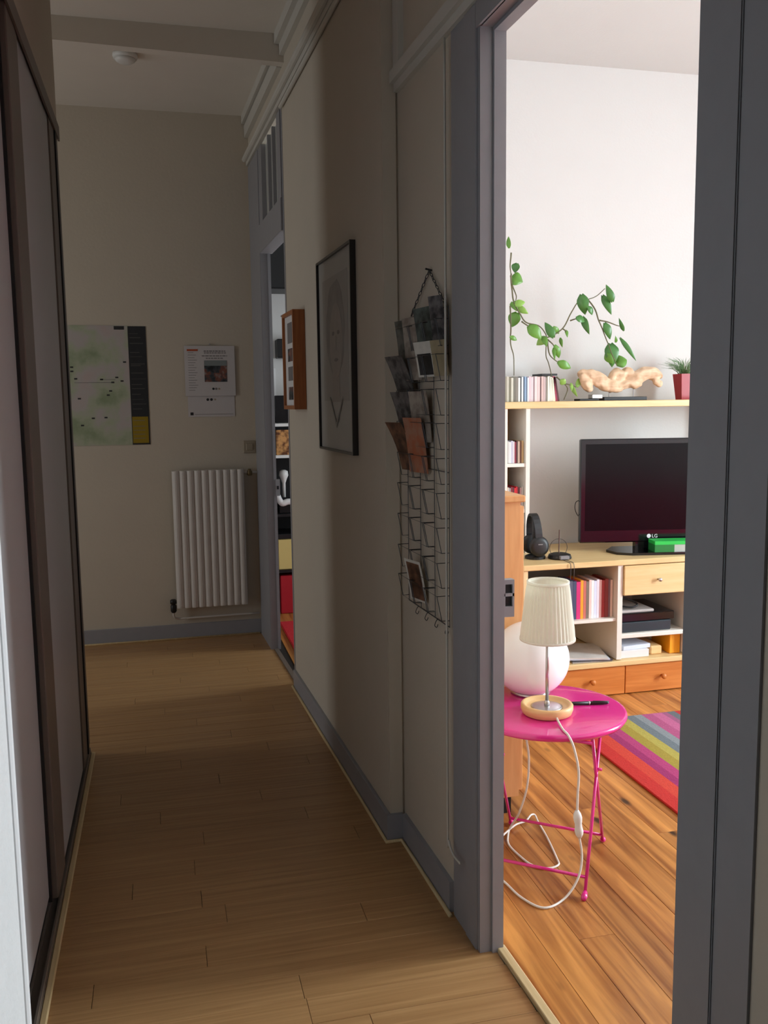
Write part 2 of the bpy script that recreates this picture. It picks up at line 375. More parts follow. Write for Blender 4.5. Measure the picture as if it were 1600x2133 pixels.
# ------------------------------------------------------------------ sliding wardrobe
wd = thing('sliding_wardrobe', (-0.65, 2.87, 0), 'tall sliding-door wardrobe with pale panels and dark stiles along the left', 'wardrobe')
box('door_panel', -0.384, -0.370, 1.81, 2.655, 0.075, 2.555, m_panel, wd)
p2 = box('door_panel', -0.366, -0.352, 2.86, 3.64, 0.060, 2.560, m_panel, wd)
s1 = box('stile', -0.372, -0.346, 2.665, 2.865, 0.058, 2.562, m_bronze, wd, bev=0.003)
box('stile', -0.372, -0.346, 3.635, 3.93, 0.058, 2.562, m_bronze, wd, bev=0.003)
box('stile_lip', -0.347, -0.341, 3.80, 3.835, 0.058, 2.562, m_black, wd)
box('gap_shadow_strip', -0.395, -0.362, 2.648, 2.664, 0.058, 2.562, m_black, wd)  # black strip standing in for the shadow in the gap between the doors
bm = bmesh.new(); bx(bm, -0.42, -0.345, 1.81, 3.945, 0.0, 0.018); bx(bm, -0.352, -0.346, 1.81, 3.945, 0.018, 0.032); bx(bm, -0.378, -0.374, 1.81, 3.945, 0.018, 0.032)
obj('bottom_track', bm, m_bronze, wd)
box('bottom_rail', -0.396, -0.378, 1.81, 2.665, 0.03, 0.075, m_black, wd)
bm = bmesh.new(); bx(bm, -0.42, -0.338, 1.81, 3.95, 2.565, 2.60); bx(bm, -0.345, -0.338, 1.81, 3.95, 2.545, 2.565)
obj('top_track', bm, m_bronze, wd)
box('side_panel', -0.98, -0.372, 3.93, 3.95, 0, 2.565, m_panel, wd)
box('inner_back', -0.98, -0.96, 1.81, 3.93, 0, 2.565, m_black, wd)

# ------------------------------------------------------------------ end wall: map, calendar, switch, radiator
mp = thing('map_poster', (-0.28, 5.828, 1.25), 'pale green map poster with black and yellow legend column on the end wall', 'poster')
m_map, nt, p = newmat('map print'); p.inputs['Roughness'].default_value = 0.75
tc = nt.nodes.new('ShaderNodeTexCoord'); n = nt.nodes.new('ShaderNodeTexNoise'); n.inputs['Scale'].default_value = 5; n.inputs['Detail'].default_value = 5
cr = nt.nodes.new('ShaderNodeValToRGB'); e = cr.color_ramp.elements
e[0].position = 0.36; e[0].color = (0.27, 0.33, 0.20, 1); e[1].position = 0.66; e[1].color = (0.50, 0.40, 0.38, 1)
e2 = e.new(0.47); e2.color = (0.42, 0.45, 0.32, 1); e2 = e.new(0.55); e2.color = (0.47, 0.43, 0.41, 1)
nt.links.new(tc.outputs['Object'], n.inputs['Vector']); nt.links.new(n.outputs['Fac'], cr.inputs[0]); nt.links.new(cr.outputs[0], p.inputs['Base Color'])
def ebox(name, x0, x1, z0, z1, mat, parent, y=5.828, th=0.001, dx=0.0):
    bm = bmesh.new(); hexa(bm, [(x0, y - th, z0), (x1, y - th, z0), (x1, y, z0), (x0, y, z0), (x0 + dx, y - th, z1), (x1 + dx, y - th, z1), (x1 + dx, y, z1), (x0 + dx, y, z1)])
    return obj(name, bm, mat, parent)
ebox('sheet', -0.545, -0.165, 1.252, 1.980, m_map, mp)
m_legend = M('dark legend print', (0.020, 0.021, 0.024, 1), 0.7, var=0.3, scale=30)
m_yel = M('yellow legend print', S(150, 124, 10), 0.7)
lg = ebox('legend_column', -0.165, -0.058, 1.425, 1.976, m_legend, mp)
for i, z in enumerate((1.930, 1.905, 1.870, 1.815, 1.79, 1.745, 1.735, 1.69, 1.655, 1.62, 1.595, 1.56, 1.53, 1.50, 1.47)):
    ebox('text_line', -0.155, -0.155 + 0.05 + 0.04 * ((i * 0.37) % 1), z, z + (0.005 if i % 4 else 0.003), m_dimink, lg, 5.827, 0.0006)
lg = ebox('legend_panel', -0.165, -0.058, 1.252, 1.425, m_ink, mp)
lp = ebox('yellow_panel', -0.161, -0.066, 1.262, 1.425, m_yel, mp, 5.827)
for z in (1.40, 1.365, 1.34, 1.315, 1.29): ebox('text_line', -0.155, -0.085, z, z + 0.003, m_greyink, lp, 5.826, 0.0005)
ebox('title_block', -0.245, -0.185, 1.955, 1.976, m_ink, mp, 5.827)
for (x, z) in ((-0.20, 1.755), (-0.51, 1.725), (-0.51, 1.70), (-0.49, 1.655), (-0.34, 1.65), (-0.25, 1.662), (-0.275, 1.632), (-0.22, 1.64), (-0.29, 1.58), (-0.305, 1.555), (-0.475, 1.535), (-0.40, 1.415), (-0.325, 1.418), (-0.465, 1.372)):
    ebox('place_marker', x, x + 0.018, z, z + 0.009, m_ink, mp, 5.827)
for (x0, z0, x1, z1) in ((-0.49, 1.648, -0.275, 1.635), (-0.34, 1.652, -0.25, 1.664)):
    ebox('road_line', x0, x1, min(z0, z1), min(z0, z1) + 0.0025, m_greyink, mp, 5.827)

cal = thing('calendar', (0.32, 5.828, 1.42), 'white printed calendar sheet with a small dark picture above the radiator', 'calendar')
ebox('back_sheet', 0.180, 0.470, 1.418, 1.56, m_calp, cal, th=0.001)
fs = box('front_sheet', 0.168, 0.478, 5.818, 5.821, 1.548, 1.858, m_calp, cal, T=Matrix.Rotation(0, 4, 'X'))
m_photo, nt, p = newmat('small dark photo print'); p.inputs['Roughness'].default_value = 0.6
tc = nt.nodes.new('ShaderNodeTexCoord'); n = nt.nodes.new('ShaderNodeTexNoise'); n.inputs['Scale'].default_value = 22; n.inputs['Detail'].default_value = 4
cr = nt.nodes.new('ShaderNodeValToRGB'); e = cr.color_ramp.elements
e[0].position = 0.38; e[0].color = (0.012, 0.013, 0.015, 1); e[1].position = 0.70; e[1].color = (0.25, 0.26, 0.26, 1)
e2 = e.new(0.50); e2.color = (0.05, 0.06, 0.07, 1); e2 = e.new(0.58); e2.color = (0.22, 0.07, 0.04, 1)
nt.links.new(tc.outputs['Object'], n.inputs['Vector']); nt.links.new(n.outputs['Fac'], cr.inputs[0]); nt.links.new(cr.outputs[0], p.inputs['Base Color'])
ebox('picture', 0.288, 0.428, 1.635, 1.768, m_photo, cal, 5.8178)
ebox('picture_sky', 0.289, 0.427, 1.735, 1.768, M('grey sky print', (0.22, 0.25, 0.25, 1), 0.6), cal, 5.8165)
ebox('orange_bar', 0.185, 0.252, 1.826, 1.837, m_orangeink, cal, 5.8178)
for i in range(16): ebox('text_line', 0.190, 0.225 + 0.024 * ((i * 0.61) % 1), 1.815 - i * 0.0155, 1.8175 - i * 0.0155, m_greyink, cal, 5.8178, 0.0006)
for (x0, x1, z, t) in ((0.288, 0.422, 1.822, 0.007), (0.290, 0.425, 1.811, 0.006), (0.275, 0.432, 1.793, 0.006), (0.300, 0.405, 1.778, 0.006)):
    k = x0
    while k < x1:
        wd_ = 0.010 + 0.012 * random.random(); ebox('heading_word', k, min(k + wd_, x1), z, z + t, m_greyink, cal, 5.8178, 0.0006); k += wd_ + 0.004
def disc(bm, c, r, y, th=0.001, n=14):
    a = [bm.verts.new((c[0] + r * math.cos(6.2832 * k / n), y, c[1] + r * math.sin(6.2832 * k / n))) for k in range(n)]
    b = [bm.verts.new((v.co.x, y - th, v.co.z)) for v in a]
    bm.faces.new(a); bm.faces.new(b[::-1])
    for k in range(n): bm.faces.new((a[k], a[(k + 1) % n], b[(k + 1) % n], b[k]))
for (x, z, r, yy, mt) in ((0.340, 1.592, 0.0075, 5.8178, m_ink), (0.358, 1.592, 0.0075, 5.8178, m_greyink), (0.376, 1.592, 0.0065, 5.8178, m_beige), (0.303, 1.525, 0.0085, 5.827, m_ink), (0.326, 1.525, 0.0085, 5.827, m_ink), (0.349, 1.525, 0.0065, 5.827, m_beige)):
    bm = bmesh.new(); disc(bm, (x, z), r, yy); obj('round_logo', bm, mt, cal)
ebox('small_emblem', 0.193, 0.212, 1.428, 1.446, m_ink, cal, 5.827); ebox('text_line', 0.22, 0.46, 1.432, 1.4345, m_greyink, cal, 5.827, 0.0006)
bm = bmesh.new(); disc(bm, (0.326, 1.868), 0.005, 5.829, 0.012); obj('nail', bm, m_steelp, cal)

sw = thing('light_switch', (0.555, 5.828, 1.18), 'small beige light switch right of the radiator top', 'switch')
box('switch_plate', 0.515, 0.593, 5.818, 5.829, 1.182, 1.262, m_beige, sw, bev=0.003)
box('rocker', 0.533, 0.575, 5.813, 5.819, 1.200, 1.244, m_beige, sw, bev=0.002)

rd = thing('radiator', (0.28, 5.77, 0.2), 'white ribbed column radiator on the end wall', 'radiator')
x0 = 0.062; NS = 10; sp_ = 0.0445; ZB, ZT = 0.215, 1.085
for i in range(NS):
    xc = x0 + sp_ * (i + 0.5); bm = bmesh.new()
    prof = [(-0.0220, 0.004), (-0.0220, -0.047), (-0.015, -0.055), (-0.005, -0.060), (0.005, -0.060), (0.015, -0.055), (0.0220, -0.047), (0.0220, 0.004)]
    vs_ = []
    for z, ins in ((ZB, 0.010), (ZB + 0.012, 0.0), (ZT - 0.014, 0.0), (ZT, 0.012)):
        vs_.append([bm.verts.new((xc + a, 5.80 + b * (1 - ins * 4), z)) for a, b in prof])
    for a, b in zip(vs_[:-1], vs_[1:]):
        for k in range(len(prof)): bm.faces.new((a[k], a[(k + 1) % len(prof)], b[(k + 1) % len(prof)], b[k]))
    bm.faces.new(vs_[0][::-1]); bm.faces.new(vs_[-1])
    obj('radiator_column', bm, m_rad, rd)
bm = bmesh.new(); bx(bm, x0, x0 + NS * sp_, 5.765, 5.795, ZB + 0.03, ZB + 0.07); bx(bm, x0, x0 + NS * sp_, 5.765, 5.795, ZT - 0.07, ZT - 0.03)
obj('header_pipe', bm, m_rad, rd)
bm = bmesh.new(); bx(bm, x0 + 0.05, x0 + 0.08, 5.795, 5.83, ZB + 0.1, ZB + 0.14); bx(bm, x0 + 0.36, x0 + 0.39, 5.795, 5.83, ZB + 0.1, ZB + 0.14)
obj('wall_bracket', bm, m_rad, rd)
bm = bmesh.new(); tube(bm, [(x0 + NS * sp_, 5.775, ZT - 0.022), (0.592, 5.775, ZT - 0.022)], 0.008, 8); tube(bm, [(0.592, 5.775, ZT - 0.022), (0.606, 5.80, ZT - 0.022), (0.606, 5.829, ZT - 0.022)], 0.008, 8)
obj('supply_pipe', bm, m_rad, rd, True)
bm = bmesh.new(); lathe(bm, [(0.012, -0.025), (0.018, -0.02), (0.018, 0.0), (0.010, 0.01), (0.010, 0.018)], (0.545, 5.772, ZT - 0.018), 12); obj('valve', bm, m_brass, rd, True)
bm = bmesh.new(); lathe(bm, [(0.012, 0.0), (0.019, 0.01), (0.019, 0.045), (0.012, 0.055), (0.020, 0.058), (0.020, 0.080), (0.015, 0.085)], (0.040, 5.772, 0.185), 12); obj('lower_valve', bm, m_blackm, rd, True)
bm = bmesh.new(); tube(bm, smoothpath([(0.040, 5.772, 0.19), (0.042, 5.785, 0.155), (0.07, 5.80, 0.138), (0.15, 5.80, 0.138), (0.585, 5.80, 0.140)], 5), 0.007, 8); obj('return_pipe', bm, m_rad, rd, True)

# smoke detector on the ceiling
sd = thing('smoke_detector', (-0.09, 4.95, CZ - 0.04), 'round white smoke detector on the corridor ceiling', 'smoke detector')
bm = bmesh.new(); lathe(bm, [(0.060, 0.042), (0.062, 0.030), (0.058, 0.018)], (-0.09, 4.95, CZ - 0.042), 28); obj('base', bm, m_whitep, sd, True)
bm = bmesh.new(); lathe(bm, [(0.050, 0.018), (0.048, 0.008), (0.036, 0.0), (0.012, -0.002)], (-0.09, 4.95, CZ - 0.042), 28); obj('cover', bm, m_whitep, sd, True)

# ------------------------------------------------------------------ pictures on the right wall
bf = thing('box_frame', (0.63, 4.30, 1.47), 'deep honey-wood box frame with a column of small pictures', 'picture frame')
Y0, Y1, Z0, Z1, D = 4.165, 4.455, 1.468, 1.922, 0.057
for a in ((Y0, Y0 + 0.018, Z0, Z1), (Y1 - 0.018, Y1, Z0, Z1), (Y0 + 0.018, Y1 - 0.018, Z0, Z0 + 0.018), (Y0 + 0.018, Y1 - 0.018, Z1 - 0.018, Z1)):
    wbox('frame_side', W, a[0], a[1], -D, -0.001, a[2], a[3], m_frame, bf)
mt = wbox('mat_board', W, Y0 + 0.018, Y1 - 0.018, -D + 0.012, -D + 0.018, Z0 + 0.018, Z1 - 0.018, m_paper, bf)
for (a, b, c) in ((0.31, 0.405, m_greyink), (0.225, 0.285, m_photo), (0.135, 0.20, m_greyink), (0.045, 0.105, m_photo)):
    wbox('small_print', W, Y0 + 0.09, Y1 - 0.09, -D + 0.010, -D + 0.0125, Z0 + a, Z0 + b, c, mt)
wbox('hanging_tab', W, Y1 - 0.01, Y1 + 0.03, -D, -D + 0.004, Z1 - 0.006, Z1, m_steelp, bf)

pf = thing('portrait_frame', (0.69, 3.5, 1.3), 'tall thin black frame holding a faint pencil portrait', 'picture frame')
Y0, Y1, Z0, Z1, D = 3.215, 3.80, 1.305, 2.070, 0.022
for a in ((Y0, Y0 + 0.009, Z0, Z1), (Y1 - 0.009, Y1, Z0, Z1), (Y0 + 0.009, Y1 - 0.009, Z0, Z0 + 0.009), (Y0 + 0.009, Y1 - 0.009, Z1 - 0.009, Z1)):
    wbox('frame_side', W, a[0], a[1], -D, -0.001, a[2], a[3], m_thin, pf)
pm = M('grey-white mount', (0.47, 0.46, 0.43, 1), 0.5, spec=0.3); pp = M('drawing paper', (0.41, 0.395, 0.37, 1), 0.7)
wbox('mount', W, Y0 + 0.009, Y1 - 0.009, -0.012, -0.008, Z0 + 0.009, Z1 - 0.009, pm, pf)
dr = wbox('drawing_sheet', W, Y0 + 0.08, Y1 - 0.08, -0.0135, -0.012, Z0 + 0.20, Z1 - 0.085, pp, pf)
def wshape(name, pts, o, mat, parent):
    """flat shape drawn on the askew wall: pts (y, z)"""
    bm = bmesh.new(); a = [bm.verts.new((W(py, o), py, pz)) for py, pz in pts]; b = [bm.verts.new((W(py, o + 0.0006), py, pz)) for py, pz in pts]
    bm.faces.new(a); bm.faces.new(b[::-1])
    for k in range(len(a)): bm.faces.new((a[k], a[(k + 1) % len(a)], b[(k + 1) % len(a)], b[k]))
    return obj(name, bm, mat, parent)
def ell(cy, cz, ry, rz, n=24, a0=0, a1=6.2832, jag=0):
    return [(cy + ry * math.cos(a0 + (a1 - a0) * k / n) * (1 + jag * math.sin(k * 2.3)), cz + rz * math.sin(a0 + (a1 - a0) * k / n) * (1 + jag * math.cos(k * 1.7))) for k in range(n)]
g1 = M('pencil hair shading', (0.335, 0.32, 0.30, 1), 0.8, var=0.22, scale=14); g2 = M('pencil light shading', (0.405, 0.375, 0.345, 1), 0.8, var=0.12, scale=30); g3 = M('pencil line', (0.25, 0.235, 0.22, 1), 0.8)
wshape('drawn_hair', ell(3.50, 1.78, 0.155, 0.185, jag=0.05), -0.0142, g1, dr)
wshape('drawn_neck', [(3.43, 1.50), (3.56, 1.50), (3.55, 1.64), (3.45, 1.64)], -0.0144, g2, dr)
wshape('drawn_face', ell(3.485, 1.735, 0.105, 0.145), -0.0150, g2, dr)
for c in (3.445, 3.53): wshape('drawn_eye', ell(c, 1.765, 0.020, 0.008, 12), -0.0157, g3, dr)
wshape('drawn_nose', [(3.480, 1.755), (3.486, 1.755), (3.494, 1.700), (3.476, 1.697)], -0.0157, g1, dr)
wshape('drawn_mouth', ell(3.486, 1.662, 0.032, 0.007, 12), -0.0157, g3, dr)
wshape('drawn_collar', [(3.38, 1.515), (3.39, 1.52), (3.50, 1.42), (3.60, 1.52), (3.61, 1.515), (3.50, 1.40)], -0.0157, g1, dr)

# ------------------------------------------------------------------ wire postcard rack
rk = thing('postcard_rack', (0.76, 2.6, 0.8), 'grey wire postcard rack hanging on a chain beside the doorway', 'postcard rack')
RY0, RY1 = 2.390, 2.770; ROWS = [1.722, 1.627, 1.532, 1.437, 1.340, 1.243, 1.145, 1.045, 0.950]; COLS = (2.708, 2.580, 2.452)
RO = -0.008; wr = 0.0012
bm = bmesh.new()
for yy in (RY0, 2.515, 2.645, RY1): tube(bm, [(Nw(yy, RO), yy, 1.755), (Nw(yy, RO), yy, 0.860)], wr, 5)
for zz in (1.755, 1.30, 0.860): tube(bm, [(Nw(RY0, RO), RY0, zz), (Nw(RY1, RO), RY1, zz)], wr * 1.3, 5)
obj('back_grid', bm, m_wire, rk)
for zt in ROWS:
    for cy_ in COLS:
        bm = bmesh.new(); h = 0.058; a, b = cy_ - h, cy_ + h; zb = zt - 0.072
        path = [(Nw(a, RO), a, zt), (Nw(a, -0.044), a, zt), (Nw(b, -0.044), b, zt), (Nw(b, RO), b, zt)]
        tube(bm, path, wr, 5)
        tube(bm, [(Nw(a, RO), a, zb), (Nw(a, -0.030), a, zb), (Nw(b, -0.030), b, zb), (Nw(b, RO), b, zb)], wr, 5)
        for q in (a, b): tube(bm, [(Nw(q, -0.044), q, zt), (Nw(q, -0.030), q, zb)], wr, 5)
        obj('pocket', bm, m_wire, rk)
bm = bmesh.new()
for yy in (2.40, 2.49, 2.58, 2.67): tube(bm, smoothpath([(Nw(yy, RO), yy, 0.862), (Nw(yy, -0.014), yy, 0.854), (Nw(yy, -0.018), yy, 0.842), (Nw(yy, -0.012), yy, 0.836), (Nw(yy, -0.008), yy, 0.845)], 4), wr, 5)
obj('bottom_hook', bm, m_wire, rk)
bm = bmesh.new()
for (ya, yb) in ((RY0 + 0.01, 2.548), (RY1 - 0.06, 2.548)):
    for i in range(11):
        t0, t1 = i / 11, (i + 1.25) / 11; pa = Vector((Nw(ya, -0.012), ya, 1.757)); pb = Vector((Nw(yb, -0.008), yb, 1.872))
        a = pa.lerp(pb, t0); b = pa.lerp(pb, min(1, t1)); c = (a + b) / 2; d = (b - a).normalized(); L_ = (b - a).length / 2
        up_ = Vector((1, 0, 0)) if i % 2 else d.cross(Vector((1, 0, 0))).normalized()
        tube(bm, [c + d * L_ * math.cos(q * 0.785) + up_ * 0.0035 * math.sin(q * 0.785) for q in range(8)], 0.0013, 4, closed=True)
obj('hanging_chain', bm, m_wire, rk)
bm = bmesh.new(); tube(bm, [(Nw(2.548, 0.0), 2.548, 1.872), (Nw(2.548, -0.02), 2.548, 1.876)], 0.003, 6); obj('wall_nail', bm, m_wire, rk)

m_card = {}
def cardmat(key, c, c2):
    m, nt, p = newmat('postcard ' + key); p.inputs['Roughness'].default_value = 0.5
    tc = nt.nodes.new('ShaderNodeTexCoord'); n = nt.nodes.new('ShaderNodeTexNoise'); n.inputs['Scale'].default_value = 28; n.inputs['Detail'].default_value = 4
    cr = nt.nodes.new('ShaderNodeValToRGB'); cr.color_ramp.elements[0].position = 0.4; cr.color_ramp.elements[1].position = 0.62
    cr.color_ramp.elements[0].color = c; cr.color_ramp.elements[1].color = c2
    nt.links.new(tc.outputs['Object'], n.inputs['Vector']); nt.links.new(n.outputs['Fac'], cr.inputs[0]); nt.links.new(cr.outputs[0], p.inputs['Base Color'])
    return m
def card(yc, zb, wd_, h, base, lean, curl, mat, label, inset=None):
    """a stiff card standing in a pocket, leaning and curling away from the wall; yaw lets it turn to the corridor"""
    n = 6; bm = bmesh.new(); fr = []; bk = []; yc -= 0.026; lean *= 0.55; curl *= 0.55; base = base * 0.7 - 0.002
    def pt(s, t, e):
        yy = yc + (s - 0.5) * wd_; z = zb + h * t
        off = base - lean * t - curl * t * t - 0.02 * (s - 0.5) - e
        return (Nw(yy, off), yy, z)
    for t in range(n + 1):
        fr.append([bm.verts.new(pt(s, t / n, 0.0012)) for s in (0, 1)]); bk.append([bm.verts.new(pt(s, t / n, 0)) for s in (0, 1)])
    for i in range(n):
        bm.faces.new((fr[i][0], fr[i][1], fr[i + 1][1], fr[i + 1][0])); bm.faces.new((bk[i][1], bk[i][0], bk[i + 1][0], bk[i + 1][1]))
        for s in (0, 1): bm.faces.new((fr[i][s], bk[i][s], bk[i + 1][s], fr[i + 1][s]))
    bm.faces.new((fr[0][0], fr[0][1], bk[0][1], bk[0][0])); bm.faces.new((fr[n][0], fr[n][1], bk[n][1], bk[n][0]))
    o = tag(obj('postcard', bm, mat), label, 'postcard', 'postcards in the wire rack')
    if inset:
        (s0, s1, t0, t1, im) = inset; bm = bmesh.new(); r = []
        for t in range(5):
            tt = t0 + (t1 - t0) * t / 4; r.append([bm.verts.new(pt(s, tt, 0.0016)) for s in (s0, s1)])
        for i in range(4): bm.faces.new((r[i][0], r[i][1], r[i + 1][1], r[i + 1][0]))
        obj('printed_picture', bm, im, o)
    return o
cm_ol = cardmat('olive', (0.05, 0.055, 0.045, 1), (0.14, 0.14, 0.12, 1)); cm_dk = cardmat('dark', (0.02, 0.02, 0.022, 1), (0.16, 0.15, 0.15, 1))
cm_gr = cardmat('green photo', (0.02, 0.03, 0.025, 1), (0.10, 0.13, 0.12, 1)); cm_wh = cardmat('white', (0.62, 0.60, 0.55, 1), (0.70, 0.68, 0.62, 1))
cm_bl = cardmat('black picture', (0.01, 0.01, 0.011, 1), (0.03, 0.03, 0.035, 1)); cm_ye = cardmat('tan', (0.30, 0.25, 0.15, 1), (0.36, 0.30, 0.19, 1))
cm_or = cardmat('orange', (0.42, 0.12, 0.05, 1), (0.40, 0.20, 0.13, 1)); cm_be = cardmat('beige', (0.22, 0.18, 0.15, 1), (0.38, 0.33, 0.28, 1)); cm_br = cardmat('brown', (0.05, 0.02, 0.012, 1), (0.20, 0.09, 0.05, 1))
card(2.745, 1.560, 0.100, 0.185, -0.022, 0.015, 0.020, cm_ol, 'tall olive-grey postcard at the upper left of the wire rack')
card(2.675, 1.562, 0.085, 0.185, -0.030, 0.010, 0.015, cm_be, 'beige-edged tall postcard behind the olive one in the top rack row')
card(2.545, 1.640, 0.140, 0.125, -0.022, 0.020, 0.012, cm_gr, 'wide dark green photo postcard in the top rack row')
card(2.440, 1.640, 0.055, 0.145, -0.030, 0.018, 0.010, cm_dk, 'narrow dark postcard at the rack top beside the casing')
card(2.545, 1.568, 0.105, 0.100, -0.030, 0.022, 0.010, cm_wh, 'white postcard with a black square picture in the rack', (0.16, 0.90, 0.06, 0.66, cm_bl))
card(2.440, 1.568, 0.065, 0.098, -0.024, 0.016, 0.008, cm_ye, 'tan postcard right of the white one in the rack')
card(2.745, 1.472, 0.110, 0.165, -0.020, 0.040, 0.055, cm_dk, 'dark photo postcard bending far out of the second rack row')
card(2.735, 1.378, 0.115, 0.150, -0.020, 0.035, 0.035, cm_dk, 'dark streaked postcard in the third rack row')
card(2.615, 1.378, 0.110, 0.150, -0.022, 0.018, 0.012, cm_be, 'brown and beige postcard in the middle of the third rack row')
card(2.745, 1.285, 0.100, 0.150, -0.020, 0.045, 0.055, cm_br, 'dark brown postcard curling out left of the orange one')
card(2.640, 1.285, 0.115, 0.165, -0.028, 0.020, 0.020, cm_or, 'orange-red postcard halfway up the wire rack')
card(2.660, 0.885, 0.095, 0.130, -0.024, 0.025, 0.015, cm_wh, 'lone brown picture postcard in the lowest rack row', (0.10, 0.90, 0.05, 0.93, cm_br))

# ------------------------------------------------------------------ study seen through the far doorway
def lrx(Y): return W(Y, 0.06)
struct(box('floor_study', 0.70, 3.6, 4.2, 6.8, -0.06, 0.0, m_pine), 'wood floor of the study beyond the far doorway', 'floor')
struct(box('wall_study_end', 0.60, 3.6, 6.70, 6.8, 0, CZ, m_white), 'white study wall behind the shelves', 'wall')
struct(box('ceiling_study', 0.86, 3.6, 4.7, 6.8, CZ, CZ + 0.1, m_ceil), 'study ceiling', 'ceiling')
bm = bmesh.new(); bx(bm, 0.60, 0.72, 5.95, 6.7, 0, CZ); obj_ = struct(obj('wall_study_side', bm, m_white), 'white study side wall by the shelves', 'wall')
bm = bmesh.new(); bx(bm, 3.52, 3.62, 4.70, 4.75, 0, CZ); bx(bm, 3.52, 3.62, 5.35, 6.8, 0, CZ); bx(bm, 3.52, 3.62, 4.75, 5.35, 0, 0.65); bx(bm, 3.52, 3.62, 4.75, 5.35, 2.35, CZ)
struct(obj('wall_study_window', bm, m_white), 'study wall around its window', 'wall')
rr_ = tag(box('rug', 0.74, 1.9, 4.75, 6.02, 0.0, 0.018, M('red shag', S(190, 18, 34), 0.95, var=0.35, scale=60, bump=1.0, bscale=90), bev=0.006), 'bright red rug on the study floor beyond the far doorway', 'rug')
su = thing('study_shelf', (1.2, 6.45, 0), 'dark shelving unit glimpsed through the far doorway', 'shelf')
box('side_board', 0.735, 0.755, 6.30, 6.66, 0.0, 1.40, m_blackm, su); box('side_board', 1.60, 1.62, 6.30, 6.66, 0.0, 1.40, m_blackm, su)
for z in (0.30, 0.70, 1.115, 1.335): box('shelf_board', 0.755, 1.60, 6.30, 6.66, z, z + 0.02, m_blackm if z < 1.0 else m_whitep, su)
box('back_board', 0.735, 1.62, 6.66, 6.68, 0, 1.36, m_black, su)
tag(box('storage_box', 0.79, 1.05, 6.31, 6.62, 0.0, 0.275, M('red box card', S(176, 14, 34), 0.6), bev=0.006), 'red storage box at the foot of the study shelves', 'box')
yb = thing('storage_box', (0.92, 6.45, 0.32), 'pale yellow storage box with a dark lid strip on the low study shelf', 'box')
box('body', 0.78, 1.06, 6.31, 6.60, 0.32, 0.54, M('yellow card', S(214, 192, 120), 0.6), yb, bev=0.006)
box('lid', 0.775, 1.065, 6.305, 6.605, 0.54, 0.575, m_blackm, yb, bev=0.004)
bm = bmesh.new(); tube(bm, smoothpath([(0.775, 6.34, 0.90), (0.795, 6.33, 0.83), (0.82, 6.32, 0.795), (0.86, 6.32, 0.805), (0.92, 6.33, 0.80)], 5), [0.022] * 21, 8)
tag(obj('paper_roll', bm, m_paper, smooth=True), 'white crumpled paper sagging from the study shelf', 'paper')
bm = bmesh.new(); lathe(bm, [(0.012, 0.0), (0.012, 0.10), (0.022, 0.13), (0.034, 0.155), (0.030, 0.185), (0.012, 0.195)], (0.845, 6.40, 0.83), 14)
tag(obj('desk_lamp', bm, m_whitep, smooth=True), 'small white-topped lamp standing on the dark study shelf', 'lamp')
tag(box('stereo', 0.80, 1.20, 6.34, 6.62, 0.72, 0.80, m_blackg, bev=0.004), 'black stereo on the middle study shelf', 'stereo')
m_amber = cardmat('amber print', S(96, 50, 20), S(206, 150, 90))
tag(box('picture_box', 0.79, 0.98, 6.33, 6.36, 1.135, 1.31, m_amber), 'amber and brown picture leaning on the study shelf', 'picture')
tag(box('television', 0.80, 1.45, 6.44, 6.50, 1.357, 1.55, m_blackg, bev=0.004), 'black screen standing on top of the study shelves', 'screen')
tag(box('wall_speaker', 0.845, 0.99, 6.56, 6.70, 1.82, 1.955, m_blackm, bev=0.006), 'small black speaker mounted on the study wall', 'speaker')
tag(box('notice', 0.78, 0.845, 6.695, 6.70, 1.55, 1.75, m_paper), 'white paper sheet pinned below the small wall speaker', 'paper')
wc = thing('wall_cabinet', (1.2, 6.55, 2.28), 'dark cabinet high on the study wall', 'cabinet')
box('body', 0.74, 1.6, 6.40, 6.70, 2.285, 2.75, m_blackm, wc); box('door', 0.75, 1.16, 6.385, 6.40, 2.295, 2.74, m_black, wc); box('door', 1.18, 1.59, 6.385, 6.40, 2.295, 2.74, m_black, wc)

# ------------------------------------------------------------------ living room shell
LX = 4.85
lf = struct(box('floor_living_room', 0.84, LX, 0.1, 4.62, -0.06, -0.004, m_dark), 'varnished orange pine floorboards of the living room', 'floor')
pcache = {}; x = 0.862; row = 0; LW = 0.108
while x < LX - 0.02:
    cuts = [0.1]; c = 0.1 + 0.4 + ((row * 0.83) % 1.9)
    while c < 4.3: cuts.append(c); c += 2.05
    cuts.append(4.62)
    for a, b in zip(cuts[:-1], cuts[1:]):
        key = round(b - a, 2)
        if key not in pcache: pcache[key] = plank_mesh(b - a, LW, 'y', 0.01)
        place_plank(pcache[key], m_pine, lf, x + LW / 2, (a + b) / 2, -0.009)
    x += LW; row += 1
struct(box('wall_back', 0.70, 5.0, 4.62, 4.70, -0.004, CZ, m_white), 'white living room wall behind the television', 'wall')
struct(box('ceiling_living_room', 0.86, 5.0, 0.0, 4.70, CZ, CZ + 0.1, m_white), 'white living room ceiling', 'ceiling')
struct(box('wall_front', 0.84, 5.0, 0.0, 0.1, -0.004, CZ, m_white_bounce), 'white living room wall opposite the television', 'wall')  # unseen wall, set close and lightened to bounce light back at the lamps
bm = bmesh.new(); WY0, WY1, WZ0, WZ1 = 1.58, 2.58, 0.40, 2.80
bx(bm, LX, 5.0, 0.1, WY0, -0.004, CZ); bx(bm, LX, 5.0, WY1, 4.62, -0.004, CZ); bx(bm, LX, 5.0, WY0, WY1, -0.004, WZ0); bx(bm, LX, 5.0, WY0, WY1, WZ1, CZ)
